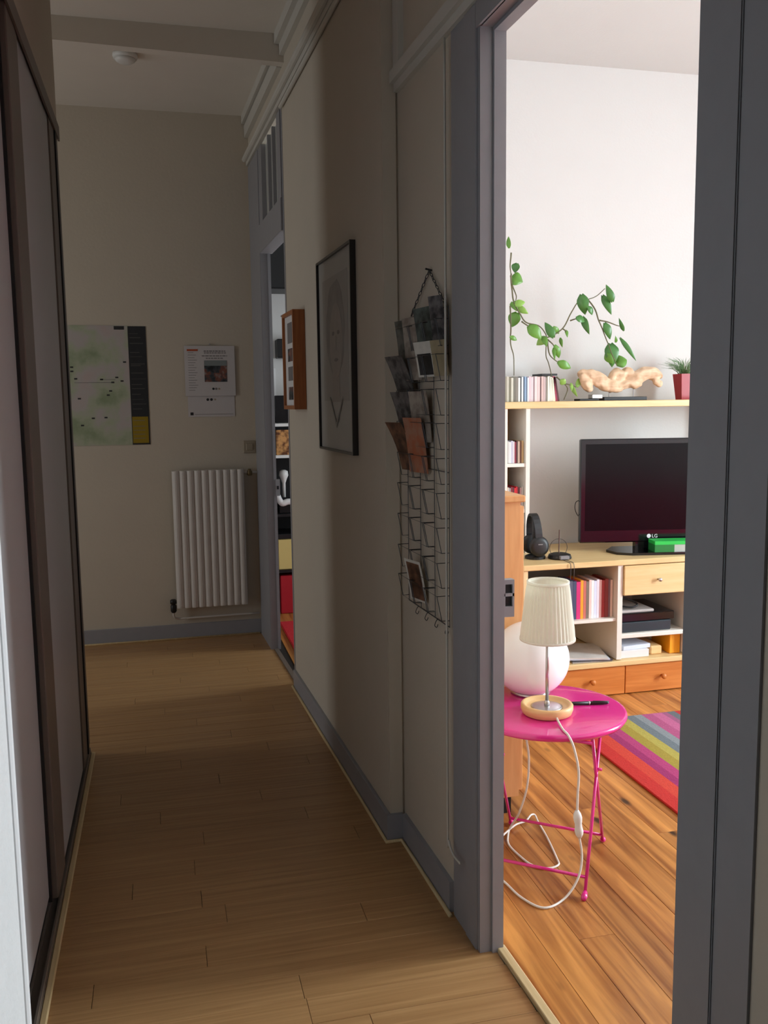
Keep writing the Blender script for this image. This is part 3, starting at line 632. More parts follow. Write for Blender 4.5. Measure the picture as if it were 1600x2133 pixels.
struct(obj('wall_window', bm, m_white_bounce), 'white living room wall around the window', 'wall')
wn = struct(thing('window_1', (LX + 0.03, 2.08, WZ0), '', ''), 'white casement window of the living room', 'window')
for a in ((WY0, WY0 + 0.05, WZ0, WZ1), (WY1 - 0.05, WY1, WZ0, WZ1), (WY0 + 0.05, WY1 - 0.05, WZ0, WZ0 + 0.05), (WY0 + 0.05, WY1 - 0.05, WZ1 - 0.05, WZ1), (2.05, 2.11, WZ0 + 0.05, WZ1 - 0.05)):
    box('frame_bar', LX + 0.01, LX + 0.05, a[0], a[1], a[2], a[3], m_bead, wn)
struct(wbox('wall_partition', lambda Y, o=0: W(Y, o), 2.88, 4.62, 0.062, 0.10, -0.004, CZ, m_white_bounce), 'living room side of the corridor wall', 'wall')

# ------------------------------------------------------------------ tv furniture
CF = 4.03
tv = thing('tv_cabinet', (2.4, 4.3, 0), 'low beech and cream television cabinet with open shelves and drawers', 'cabinet')
box('top', 1.682, 3.20, CF - 0.012, 4.60, 0.672, 0.700, m_beech, tv, bev=0.003)
box('side_panel', 1.690, 1.712, CF, 4.60, 0.155, 0.672, m_beechv, tv); box('side_panel', 3.17, 3.19, CF, 4.60, 0.155, 0.672, m_beechv, tv)
box('divider', 2.195, 2.222, CF, 4.58, 0.188, 0.672, m_cream, tv)
box('divider', 2.585, 2.612, CF, 4.58, 0.188, 0.672, m_cream, tv)
box('shelf', 1.712, 2.195, CF + 0.012, 4.58, 0.384, 0.400, m_cream, tv, bev=0.002)
box('shelf', 2.222, 2.585, CF + 0.005, 4.58, 0.292, 0.315, m_cream, tv, bev=0.003)
box('bottom_board', 1.682, 3.20, CF - 0.010, 4.60, 0.155, 0.182, m_beech, tv, bev=0.003)
box('back_panel', 1.70, 3.18, 4.58, 4.60, 0.18, 0.672, m_cream, tv)
dw = box('drawer', 2.224, 2.583, CF - 0.012, CF + 0.40, 0.517, 0.668, m_beech, tv, bev=0.003)
def knob(parent, x, y, z, r, mat, L_=0.028):
    bm = bmesh.new(); rings = []
    for (rr, d) in ((r * 0.45, 0), (r * 0.45, L_ * 0.45), (r, L_ * 0.6), (r, L_ * 0.85), (r * 0.6, L_)):
        rings.append([bm.verts.new((x + rr * math.cos(0.5236 * k), y - d, z + rr * math.sin(0.5236 * k))) for k in range(12)])
    for a, b in zip(rings[:-1], rings[1:]):
        for k in range(12): bm.faces.new((a[k], a[(k + 1) % 12], b[(k + 1) % 12], b[k]))
    bm.faces.new(rings[0][::-1]); bm.faces.new(rings[-1])
    obj('knob', bm, mat, parent, True)
knob(dw, 2.412, CF - 0.012, 0.592, 0.010, m_metal)
for (a, b, kx) in ((1.70, 2.246, 2.060), (2.250, 2.86, 2.455), (2.864, 3.19, 3.02)):
    q = box('plinth_drawer', a, b, CF + 0.004, CF + 0.45, 0.006, 0.150, m_orange, tv, bev=0.002)
    knob(q, kx, CF + 0.004, 0.085, 0.014, m_orange, 0.032)

ht = thing('wall_shelf_unit', (2.4, 4.48, 0.70), 'beech-topped hutch shelf with narrow cream disc tower above the cabinet', 'shelf')
box('top_board', 1.700, 3.18, 4.355, 4.615, 1.453, 1.488, m_beech, ht, bev=0.003)
for (a, b) in ((1.714, 1.736), (1.838, 1.860), (3.14, 3.16)): box('upright', a, b, 4.365, 4.615, 0.70, 1.453, m_cream, ht)
for z in (1.153, 0.912): box('tower_shelf', 1.736, 1.838, 4.370, 4.600, z, z + 0.018, m_cream, ht)
box('tower_back', 1.736, 1.838, 4.600, 4.612, 0.70, 1.453, m_niche, ht)

# discs on the top board, each its own thing
def cds(name, xs, cols, y0, y1, z0, z1, grp, lab, cat, tilt=None):
    for i, (a, b) in enumerate(zip(xs[:-1], xs[1:])):
        c, cname = cols[i % len(cols)]
        bm = bmesh.new(); t = (tilt or {}).get(i, 0.0); hz = z1 - z0 - 0.003 * ((i * 7) % 3)
        hexa(bm, [(a + 0.0004, y0, z0), (b - 0.0004, y0, z0), (b - 0.0004, y1, z0), (a + 0.0004, y1, z0), (a + 0.0004 - t, y0, z0 + hz), (b - 0.0004 - t, y0, z0 + hz), (b - 0.0004 - t, y1, z0 + hz), (a + 0.0004 - t, y1, z0 + hz)])
        tag(obj(name, bm, M('spine ' + cname, c, 0.35, var=0.12, scale=50)), lab(i, cname), cat, grp)
ORD = ['first', 'second', 'third', 'fourth', 'fifth', 'sixth', 'seventh', 'eighth', 'ninth', 'tenth', 'eleventh', 'twelfth', 'thirteenth', 'fourteenth', 'fifteenth', 'sixteenth', 'seventeenth', 'eighteenth', 'nineteenth', 'twentieth', 'twenty-first', 'twenty-second', 'twenty-third', 'twenty-fourth', 'twenty-fifth']
top_x = [1.745, 1.757, 1.769, 1.781, 1.793, 1.808, 1.819, 1.826, 1.836, 1.843, 1.851, 1.859, 1.867, 1.879, 1.891, 1.899, 1.914, 1.929, 1.936, 1.949, 1.961, 1.972, 1.985, 2.001, 2.017, 2.029, 2.040]
top_c = [(S(190, 186, 170), 'stone'), (S(120, 116, 96), 'olive grey'), (S(206, 204, 188), 'pale grey'), (S(112, 110, 98), 'dark grey'), (S(128, 122, 112), 'taupe'), (S(224, 226, 222), 'white'), (S(70, 74, 78), 'charcoal'), (S(226, 230, 232), 'off-white'), (S(60, 78, 100), 'navy'), (S(150, 176, 204), 'sky blue'), (S(96, 116, 140), 'slate blue'), (S(236, 238, 242), 'bright white'), (S(214, 190, 196), 'pale mauve'), (S(224, 204, 208), 'pale pink'), (S(150, 128, 132), 'dusty mauve'), (S(234, 206, 204), 'pink'), (S(226, 192, 190), 'rose'), (S(96, 70, 68), 'dark brown'), (S(206, 176, 170), 'dusty rose'), (S(190, 166, 164), 'mauve grey'), (S(130, 122, 112), 'grey'), (S(240, 232, 212), 'ivory'), (S(226, 218, 200), 'cream'), (S(236, 226, 196), 'pale yellow'), (S(150, 40, 70), 'crimson'), (S(80, 30, 34), 'dark maroon')]
cds('music_disc_case', top_x, top_c, 4.40, 4.54, 1.489, 1.618, 'disc cases on the top board', lambda i, c: f'{c} disc case on the top board, {ORD[i] if i < 25 else "twenty-sixth"} from the left', 'disc case', {22: 0.004, 23: 0.008, 24: 0.016, 25: 0.022})
tag(box('music_disc_case', 1.945, 2.030, 4.41, 4.54, 1.622, 1.632, m_blackm), 'dark disc case lying flat on top of the row', 'disc case', 'disc cases on the top board')
tw1_x = [1.738, 1.748, 1.756, 1.766, 1.776, 1.785, 1.794, 1.803, 1.815, 1.824, 1.836]
tw1_c = [(S(150, 148, 142), 'grey'), (S(206, 204, 200), 'pale grey'), (S(226, 224, 222), 'white'), (S(190, 190, 206), 'lavender'), (S(216, 206, 208), 'pale pink'), (S(130, 40, 56), 'burgundy'), (S(70, 30, 30), 'dark brown'), (S(214, 196, 176), 'cream'), (S(120, 84, 60), 'brown'), (S(204, 176, 128), 'tan')]
cds('music_disc_case', tw1_x, tw1_c, 4.39, 4.53, 1.172, 1.288, 'disc cases in the upper tower shelf', lambda i, c: f'{c} disc case in the upper tower shelf, {ORD[i]} from the left', 'disc case')
tw2_c = [(S(220, 140, 70), 'orange'), (S(200, 196, 190), 'light grey'), (S(150, 140, 136), 'grey'), (S(120, 40, 50), 'maroon'), (S(80, 34, 40), 'dark maroon'), (S(206, 30, 40), 'bright red'), (S(190, 30, 40), 'red'), (S(90, 40, 44), 'dark red'), (S(190, 150, 150), 'dusty pink'), (S(196, 190, 182), 'pale grey')]
cds('music_disc_case', tw1_x, tw2_c, 4.39, 4.53, 0.931, 1.048, 'disc cases in the lower tower shelf', lambda i, c: f'{c} disc case in the lower tower shelf, {ORD[i]} from the left', 'disc case')
cds('tower_book', [1.742, 1.772, 1.800, 1.834], [(S(70, 84, 96), 'slate'), (S(40, 44, 52), 'charcoal'), (S(60, 86, 110), 'steel blue')], 4.38, 4.54, 0.7005, 0.86, 'books at the tower foot', lambda i, c: f'{c} book at the foot of the disc tower', 'book')

dvd_x = [1.72, 1.745, 1.77, 1.80, 1.826, 1.85, 1.879, 1.906, 1.93, 1.954, 1.972, 1.992, 2.014, 2.030, 2.045, 2.061, 2.074, 2.088, 2.103, 2.117, 2.130, 2.148, 2.167, 2.178, 2.192]
dvd_c = [(S(60, 60, 70), 'dark grey'), (S(80, 78, 84), 'grey'), (S(40, 44, 60), 'navy'), (S(110, 100, 98), 'taupe'), (S(50, 54, 62), 'slate'), (S(40, 40, 44), 'charcoal'), (S(70, 84, 80), 'grey green'), (S(64, 70, 90), 'dark blue'), (S(60, 58, 66), 'smoke'), (S(90, 96, 116), 'blue grey'), (S(66, 76, 104), 'denim blue'), (S(206, 50, 118), 'magenta'), (S(232, 158, 50), 'orange'), (S(196, 110, 100), 'salmon'), (S(120, 108, 96), 'brown grey'), (S(232, 200, 192), 'pale pink'), (S(246, 238, 236), 'white'), (S(210, 216, 236), 'pale blue'), (S(222, 214, 224), 'lilac'), (S(190, 140, 134), 'dusty rose'), (S(140, 34, 34), 'deep red'), (S(128, 50, 48), 'brick'), (S(120, 90, 96), 'plum'), (S(226, 196, 178), 'peach')]
cds('film_case', dvd_x, dvd_c, 4.075, 4.215, 0.4005, 0.597, 'film cases in the cabinet', lambda i, c: f'{c} film case in the cabinet, {ORD[i]} from the left', 'film case')

# stacks in the open niches
mz = thing('magazine_stack', (2.08, 4.2, 0.182), 'slanting stack of magazines in the lower left niche', 'magazines')
for i, (c, dx, rot) in enumerate((((0.30, 0.28, 0.27, 1), 0.0, -4), ((0.05, 0.05, 0.06, 1), 0.012, -8), ((0.62, 0.66, 0.74, 1), 0.006, -13), ((0.70, 0.68, 0.66, 1), 0.0, -16))):
    T = Matrix.Translation((2.075 + dx, 4.175, 0.1825 + i * 0.006)) @ Matrix.Rotation(math.radians(rot), 4, 'Z')
    box('magazine', -0.105, 0.105, -0.14, 0.14, 0, 0.006, M('magazine cover', c, 0.35, var=0.25, scale=18), mz, T=T)
tag(box('disc_player', 2.235, 2.535, 4.06, 4.36, 0.3685, 0.412, m_blackg, bev=0.004), 'slim black disc player on top of the blue-black recorder', 'player')
tag(box('video_recorder', 2.230, 2.515, 4.055, 4.38, 0.3155, 0.3675, M('blue-black plastic', (0.022, 0.035, 0.045, 1), 0.3), bev=0.005), 'blue-black video recorder on the right niche shelf', 'recorder')
tag(box('silver_box', 2.232, 2.425, 4.07, 4.33, 0.4125, 0.427, M('silver plastic', (0.45, 0.43, 0.42, 1), 0.35), bev=0.004), 'flat silver box lying on the black disc player', 'box')
bm = bmesh.new(); tube(bm, smoothpath([(2.24, 4.12, 0.455), (2.28, 4.15, 0.475), (2.33, 4.13, 0.462), (2.345, 4.10, 0.448), (2.31, 4.09, 0.438), (2.27, 4.11, 0.440), (2.26, 4.18, 0.433)], 6), 0.005, 6)
tag(obj('cable_coil', bm, m_black, smooth=True), 'black cable coiled on the silver box', 'cable')
tag(box('paper_pile', 2.230, 2.392, 4.055, 4.30, 0.1825, 0.222, m_paper, bev=0.002), 'thick white paper pile in the lower right niche', 'paper')
T = Matrix.Translation((2.312, 4.18, 0.2225)) @ Matrix.Rotation(math.radians(8), 4, 'Z')
tag(box('paper_pile', -0.082, 0.085, -0.115, 0.115, 0, 0.022, M('bluish paper', (0.62, 0.68, 0.80, 1), 0.7), T=T, bev=0.002), 'bluish paper pile on the thick white pile', 'paper')
tag(box('wooden_box', 2.412, 2.478, 4.075, 4.30, 0.1825, 0.228, m_lampw, bev=0.006), 'small rounded pale wood box beside the paper piles', 'box')
tag(box('orange_box', 2.518, 2.580, 4.07, 4.25, 0.1825, 0.285, M('orange card', S(240, 160, 20), 0.5), bev=0.003), 'bright orange box at the right of the lower niche', 'box')

# ------------------------------------------------------------------ television
TR = Matrix.Translation((2.112, 4.295, 0.0)) @ Matrix.Rotation(math.radians(-11), 4, 'Z')
t = thing('television', (2.55, 4.2, 0.70), 'glossy black flat television on its stand', 'television')
box('bezel', 0.0, 0.90, 0.0, 0.035, 0.748, 1.292, m_blackg, t, bev=0.006, T=TR)
box('rear_housing', 0.12, 0.78, 0.034, 0.085, 0.80, 1.24, m_blackm, t, bev=0.008, T=TR)
m_screen = M('dark screen glass', (0.003, 0.003, 0.004, 1), 0.18, spec=0.17)
box('screen', 0.028, 0.872, -0.0015, 0.002, 0.812, 1.265, m_screen, t, T=TR)
box('neck', 0.30, 0.42, 0.005, 0.05, 0.712, 0.760, m_blackg, t, T=TR)
bm = bmesh.new()
pts = [(0.14, -0.01), (0.17, -0.10), (0.24, -0.135), (0.66, -0.135), (0.73, -0.10), (0.76, -0.01), (0.70, 0.09), (0.20, 0.09)]
a = [bm.verts.new(TR @ Vector((p[0], p[1], 0.7005))) for p in pts]; b = [bm.verts.new(TR @ Vector((p[0], p[1], 0.713))) for p in pts]
bm.faces.new(a[::-1]); bm.faces.new(b)
for k in range(len(pts)): bm.faces.new((a[k], a[(k + 1) % len(pts)], b[(k + 1) % len(pts)], b[k]))
obj('stand_base', bm, m_blackg, t)
def text_mesh(s, size, T, mat, parent, name='logo_lettering'):
    cu = bpy.data.curves.new('lettering', 'FONT'); cu.body = s; cu.size = size; cu.align_x = 'LEFT'; cu.extrude = 0.0004; cu.resolution_u = 3
    tmp = bpy.data.objects.new('lettering', cu); COL.objects.link(tmp)
    me = bpy.data.meshes.new_from_object(tmp.evaluated_get(bpy.context.evaluated_depsgraph_get())); bpy.data.objects.remove(tmp)
    me.transform(T); return finish(me, name, mat, parent, False, None)
m_logo = M('pale logo print', (0.75, 0.75, 0.78, 1), 0.4)
text_mesh('LG', 0.026, TR @ Matrix.Translation((0.384, -0.002, 0.771)) @ Matrix.Rotation(math.radians(90), 4, 'X'), m_logo, t)
bm = bmesh.new(); n = 18
v = [bm.verts.new(TR @ Vector((0.369 + 0.011 * math.cos(6.2832 * k / n), -0.0015, 0.780 + 0.011 * math.sin(6.2832 * k / n)))) for k in range(n)]
bm.faces.new(v); obj('logo_disc', bm, m_logo, t)
gb = thing('green_box', (2.6, 4.1, 0.713), 'green and white box lying under the television on its stand', 'box')
box('body', 0.36, 0.66, -0.125, -0.03, 0.7135, 0.752, M('white card', (0.42, 0.46, 0.43, 1), 0.4), gb, T=TR)
box('green_lid', 0.358, 0.662, -0.127, -0.028, 0.752, 0.770, M('bright green card', S(40, 190, 80), 0.4), gb, T=TR)
box('green_end', 0.358, 0.46, -0.1275, -0.028, 0.7136, 0.752, M('mid green card', S(30, 120, 56), 0.4), gb, T=TR)

# headphones on a stand
hp = thing('headphones', (1.82, 4.2, 0.70), 'black wireless headphones on their charging stand', 'headphones')
HX, HY = 1.822, 4.20
bm = bmesh.new(); lathe(bm, [(0.052, 0), (0.052, 0.012), (0.040, 0.018)], (HX, HY, 0.7005), 24); obj('charging_base', bm, m_blackm, hp)
def earcup(yc):
    bm = bmesh.new(); rings = []
    for (r, d) in ((0.030, -0.016), (0.048, -0.012), (0.052, 0.0), (0.048, 0.012), (0.030, 0.016)):
        rings.append([bm.verts.new((HX + r * math.cos(6.2832 * k / 24), yc + d, 0.768 + r * math.sin(6.2832 * k / 24))) for k in range(24)])
    for a, b in zip(rings[:-1], rings[1:]):
        for k in range(24): bm.faces.new((a[k], a[(k + 1) % 24], b[(k + 1) % 24], b[k]))
    bm.faces.new(rings[0][::-1]); bm.faces.new(rings[-1]); return obj('earcup', bm, m_blackm, hp, True)
e1 = earcup(HY - 0.05); earcup(HY + 0.05)
box('printed_mark', HX - 0.012, HX + 0.012, HY - 0.0675, HY - 0.0655, 0.778, 0.783, m_greyink, e1)
bm = bmesh.new(); arc = [(HX - 0.004 - 0.008 * math.sin(math.pi * k / 14), HY + 0.062 * math.cos(math.pi * k / 14) * -1, 0.80 + 0.125 * math.sin(math.pi * k / 14)) for k in range(15)]
for a, b in zip(arc[:-1], arc[1:]):
    dx = 0.018
    hexa(bm, [(a[0] - dx, a[1], a[2] - 0.006), (a[0] + dx, a[1], a[2] - 0.006), (b[0] + dx, b[1], b[2] - 0.006), (b[0] - dx, b[1], b[2] - 0.006), (a[0] - dx, a[1], a[2] + 0.006), (a[0] + dx, a[1], a[2] + 0.006), (b[0] + dx, b[1], b[2] + 0.006), (b[0] - dx, b[1], b[2] + 0.006)])
obj('headband', bm, m_blackm, hp)
bm = bmesh.new(); tube(bm, [(HX, HY, 0.71), (HX - 0.008, HY, 0.915)], 0.012, 10); obj('stand_post', bm, m_blackm, hp, True)
# indoor aerial
an = thing('indoor_aerial', (1.93, 4.15, 0.70), 'small dark indoor aerial with a rod and wire loop', 'aerial')
bm = bmesh.new(); lathe(bm, [(0.058, 0), (0.060, 0.006), (0.055, 0.020), (0.040, 0.026)], (1.938, 4.16, 0.7005), 24); obj('base', bm, m_blackm, an)
bm = bmesh.new(); tube(bm, [(1.938, 4.17, 0.72), (1.940, 4.17, 0.845)], 0.003, 8); obj('rod', bm, M('bronze rod', (0.10, 0.05, 0.04, 1), 0.4), an)
bm = bmesh.new(); tube(bm, [(1.938 + 0.048 * math.cos(6.2832 * k / 24), 4.175, 0.752 + 0.046 * math.sin(6.2832 * k / 24)) for k in range(24)], 0.0014, 5, closed=True); obj('wire_loop', bm, m_wire, an)
box('grey_label', 1.912, 1.962, 4.095, 4.115, 0.703, 0.722, M('grey label', (0.22, 0.21, 0.22, 1), 0.4), an, bev=0.003)
bm = bmesh.new()
for dx in (0.0, 0.018): tube(bm, smoothpath([(1.925 + dx, 4.115, 0.703), (1.925 + dx, 4.05, 0.703), (1.926 + dx, 4.014, 0.700), (1.928 + dx, 4.010, 0.67), (1.927 + dx, 4.012, 0.62)], 5), 0.0016, 5)
obj('lead', bm, m_wire, an)
bm = bmesh.new(); tube(bm, smoothpath([TR @ Vector(p) for p in ((0.004, 0.04, 0.97), (-0.014, 0.03, 0.96), (-0.018, 0.03, 0.93), (-0.008, 0.03, 0.90), (0.01, 0.04, 0.88))], 5), 0.002, 6)
tag(obj('headphone_lead', bm, m_black, smooth=True), 'thin black lead looping at the left edge of the television', 'cable')

# ------------------------------------------------------------------ ornaments on the top board
dk = thing('driftwood_sculpture', (2.43, 4.46, 1.488), 'twisted pale driftwood mounted over a slim black plinth', 'sculpture')
box('plinth', 2.306, 2.560, 4.42, 4.50, 1.4885, 1.508, m_blackm, dk, bev=0.002)
bm = bmesh.new()
for x_ in (2.356, 2.500): tube(bm, [(x_, 4.46, 1.507), (x_, 4.46, 1.565)], 0.003, 8)
obj('support_rod', bm, m_metal, dk)
bm = bmesh.new()
def lump(pts, rr):
    rr = [r * 1.22 for r in rr]
    tube(bm, smoothpath(pts, 6), [rr[min(len(rr) - 1, i // 6)] + (rr[min(len(rr) - 1, i // 6 + 1)] - rr[min(len(rr) - 1, i // 6)]) * (i % 6) / 6 for i in range(6 * (len(pts) - 1) + 1)], 14)
lump([(2.170, 4.46, 1.628), (2.205, 4.46, 1.632), (2.27, 4.45, 1.612), (2.34, 4.45, 1.578), (2.41, 4.46, 1.570), (2.48, 4.46, 1.582)], [0.010, 0.022, 0.030, 0.026, 0.026, 0.020])
lump([(2.185, 4.45, 1.618), (2.205, 4.44, 1.585), (2.232, 4.44, 1.553), (2.245, 4.45, 1.548)], [0.016, 0.024, 0.016, 0.010])
lump([(2.24, 4.44, 1.60), (2.30, 4.44, 1.572), (2.36, 4.44, 1.552), (2.42, 4.45, 1.553)], [0.012, 0.022, 0.020, 0.014])
lump([(2.36, 4.46, 1.585), (2.375, 4.46, 1.625), (2.40, 4.46, 1.640), (2.425, 4.46, 1.622)], [0.020, 0.018, 0.020, 0.014])
lump([(2.40, 4.46, 1.59), (2.44, 4.46, 1.630), (2.465, 4.46, 1.642), (2.49, 4.46, 1.612)], [0.020, 0.018, 0.018, 0.022])
lump([(2.45, 4.46, 1.575), (2.51, 4.46, 1.605), (2.57, 4.46, 1.632), (2.63, 4.46, 1.628), (2.672, 4.46, 1.612)], [0.022, 0.034, 0.030, 0.028, 0.010])
lump([(2.40, 4.44, 1.562), (2.45, 4.44, 1.578), (2.50, 4.44, 1.568), (2.54, 4.45, 1.575)], [0.018, 0.014, 0.018, 0.008])
lump([(2.625, 4.45, 1.615), (2.622, 4.44, 1.585), (2.638, 4.44, 1.565), (2.655, 4.45, 1.585)], [0.022, 0.013, 0.012, 0.012])
for v in bm.verts:
    nz = noise.noise_vector(v.co * 24) * 0.010 + noise.noise_vector(v.co * 60) * 0.004
    v.co += nz
dwd = obj('driftwood', bm, m_drift, dk, True)
rm = dwd.modifiers.new('remesh', 'REMESH'); rm.mode = 'VOXEL'; rm.voxel_size = 0.0042; rm.use_smooth_shade = True
smo = dwd.modifiers.new('smooth', 'SMOOTH'); smo.iterations = 3; smo.factor = 0.5
gd = thing('pocket_radio', (2.2, 4.44, 1.488), 'flat dark gadget with a silver end beside the driftwood', 'gadget')
box('body', 2.155, 2.268, 4.40, 4.47, 1.4885, 1.500, m_blackm, gd, bev=0.002); box('silver_end', 2.232, 2.292, 4.41, 4.46, 1.500, 1.522, m_metal, gd, bev=0.002)
pt = thing('red_plant_pot', (2.79, 4.46, 1.488), 'tall red square pot of thin green grass on the top board', 'potted plant')
bm = bmesh.new(); hexa(bm, [(2.775, 4.43, 1.4885), (2.830, 4.43, 1.4885), (2.830, 4.49, 1.4885), (2.775, 4.49, 1.4885), (2.762, 4.415, 1.628), (2.850, 4.415, 1.628), (2.850, 4.505, 1.628), (2.762, 4.505, 1.628)]); obj('pot', bm, m_red, pt)
m_grass = M('grey-green grass', S(96, 130, 84), 0.6, var=0.2)
rg = random.Random(3); bm = bmesh.new()
for i in range(130):
    a = rg.random() * 6.28; r0 = rg.random() * 0.035; l = 0.03 + rg.random() * 0.065; sp2 = 0.03 + rg.random() * 0.075
    p0 = Vector((2.806 + r0 * math.cos(a), 4.46 + r0 * math.sin(a), 1.628)); p1 = p0 + Vector((sp2 * 0.45 * math.cos(a), sp2 * 0.45 * math.sin(a), l * 0.75)); p2 = p0 + Vector((sp2 * 1.15 * math.cos(a), sp2 * 1.15 * math.sin(a), l))
    tube(bm, [p0, p1, p2], [0.0013, 0.0012, 0.0004], 3)
gg = obj('grass_blades', bm, m_grass, pt); gg['kind'] = 'stuff'

# ------------------------------------------------------------------ trailing plant
LEAVES = [  # base point, tip point, width
    ((1.777, 4.456, 2.271), (1.775, 4.459, 2.330), 0.019),
    ((1.822, 4.457, 2.195), (1.814, 4.470, 2.149), 0.035),
    ((1.777, 4.427, 2.114), (1.834, 4.410, 2.095), 0.054),
    ((1.798, 4.457, 2.001), (1.811, 4.428, 1.950), 0.034),
    ((1.781, 4.378, 1.974), (1.832, 4.374, 1.992), 0.031),
    ((1.814, 4.436, 1.974), (1.869, 4.418, 1.938), 0.027),
    ((1.818, 4.445, 1.945), (1.802, 4.474, 1.874), 0.051),
    ((1.747, 4.368, 1.818), (1.788, 4.374, 1.800), 0.019),
    ((1.841, 4.351, 1.869), (1.909, 4.344, 1.804), 0.047),
    ((1.981, 4.355, 1.814), (1.944, 4.382, 1.893), 0.034),
    ((1.999, 4.398, 1.872), (2.043, 4.425, 1.837), 0.021),
    ((1.977, 4.436, 1.817), (1.932, 4.458, 1.781), 0.036),
    ((1.931, 4.369, 1.819), (1.940, 4.344, 1.766), 0.025),
    ((2.078, 4.416, 1.855), (2.078, 4.396, 1.816), 0.014),
    ((2.055, 4.431, 1.817), (2.064, 4.425, 1.767), 0.015),
    ((2.012, 4.408, 1.778), (2.050, 4.434, 1.713), 0.028),
    ((2.006, 4.407, 1.762), (2.003, 4.384, 1.700), 0.015),
    ((2.012, 4.367, 1.689), (2.087, 4.370, 1.658), 0.034),
    ((2.161, 4.408, 2.037), (2.187, 4.416, 1.935), 0.047),
    ((2.191, 4.394, 1.976), (2.220, 4.403, 1.933), 0.023),
    ((2.123, 4.394, 1.916), (2.176, 4.401, 1.898), 0.031),
    ((2.183, 4.434, 1.925), (2.212, 4.415, 1.834), 0.028),
    ((2.329, 4.391, 2.003), (2.290, 4.391, 2.090), 0.031),
    ((2.290, 4.426, 2.036), (2.335, 4.411, 1.936), 0.032),
    ((2.296, 4.411, 1.893), (2.334, 4.419, 1.809), 0.033),
    ((2.429, 4.449, 1.859), (2.394, 4.440, 1.925), 0.017),
    ((2.394, 4.420, 1.815), (2.480, 4.402, 1.695), 0.020),
    ((2.360, 4.405, 1.794), (2.347, 4.386, 1.827), 0.013),
    ((2.353, 4.451, 1.788), (2.362, 4.447, 1.664), 0.058),
    ((2.323, 4.441, 1.736), (2.363, 4.436, 1.684), 0.036),
    ((2.389, 4.450, 1.679), (2.448, 4.444, 1.704), 0.058),
    ((2.037, 4.386, 1.599), (2.069, 4.391, 1.579), 0.028),
    ((2.158, 4.443, 1.561), (2.181, 4.465, 1.611), 0.021),
    ((2.112, 4.416, 1.571), (2.138, 4.391, 1.509), 0.017),
    ((2.110, 4.416, 1.581), (2.108, 4.400, 1.538), 0.014),
]
STEMS = [
    [(1.766, 4.410, 2.128), (1.779, 4.410, 2.074), (1.801, 4.410, 2.029), (1.799, 4.410, 2.002)],
    [(1.769, 4.410, 2.137), (1.774, 4.410, 2.065), (1.789, 4.410, 1.993), (1.819, 4.410, 1.935), (1.854, 4.410, 1.894), (1.919, 4.410, 1.877), (1.954, 4.410, 1.845), (1.969, 4.410, 1.813), (1.963, 4.410, 1.730), (1.981, 4.410, 1.684), (1.999, 4.410, 1.619), (2.008, 4.410, 1.488)],
    [(1.969, 4.410, 1.817), (2.005, 4.410, 1.831), (2.055, 4.410, 1.864), (2.105, 4.410, 1.942), (2.144, 4.410, 2.002), (2.200, 4.410, 2.017), (2.246, 4.410, 2.032), (2.297, 4.410, 2.069)],
    [(2.198, 4.410, 2.017), (2.242, 4.410, 1.962), (2.264, 4.410, 1.902), (2.286, 4.410, 1.851), (2.318, 4.410, 1.786), (2.351, 4.410, 1.711), (2.368, 4.410, 1.673)],
    [(2.267, 4.410, 1.907), (2.311, 4.410, 1.898), (2.363, 4.410, 1.884), (2.384, 4.410, 1.880)],
    [(1.765, 4.410, 1.975), (1.770, 4.410, 1.866), (1.769, 4.410, 1.785), (1.785, 4.410, 1.721), (1.786, 4.410, 1.624)],
    [(1.768, 4.410, 2.239), (1.764, 4.410, 2.172), (1.769, 4.410, 2.128)],
    [(2.055, 4.410, 1.864), (2.075, 4.410, 1.850), (2.081, 4.410, 1.827)],
    [(2.100, 4.410, 1.905), (2.135, 4.410, 1.915), (2.156, 4.410, 1.913)],
    [(1.829, 4.410, 1.899), (1.864, 4.410, 1.876), (1.904, 4.410, 1.854)],
    [(1.975, 4.410, 1.808), (2.005, 4.410, 1.785), (2.026, 4.410, 1.753)],
    [(1.975, 4.410, 1.799), (1.985, 4.410, 1.730), (2.037, 4.410, 1.688)],
    [(2.027, 4.410, 1.618), (2.058, 4.410, 1.590), (2.089, 4.410, 1.553), (2.069, 4.410, 1.496)],
    [(2.068, 4.410, 1.581), (2.110, 4.410, 1.571), (2.141, 4.410, 1.561)],
]
vp = thing('trailing_plant', (2.0, 4.41, 1.488), 'trailing green vine with pointed leaves in front of the white wall', 'plant')
for s in STEMS:
    bm = bmesh.new(); q = smoothpath(s, 5)
    q = [v + noise.noise_vector(v * 14) * 0.004 for v in q]
    tube(bm, q, [0.0042 - 0.0022 * i / len(q) for i in range(len(q))], 6); obj('stem', bm, m_stem, vp, True)
m_leafs = [M('leaf green', S(98, 148, 58), 0.38, var=0.22, scale=30), M('leaf deep green', S(72, 124, 60), 0.35, var=0.2, scale=30), M('leaf light green', S(140, 182, 84), 0.4, var=0.2, scale=30)]
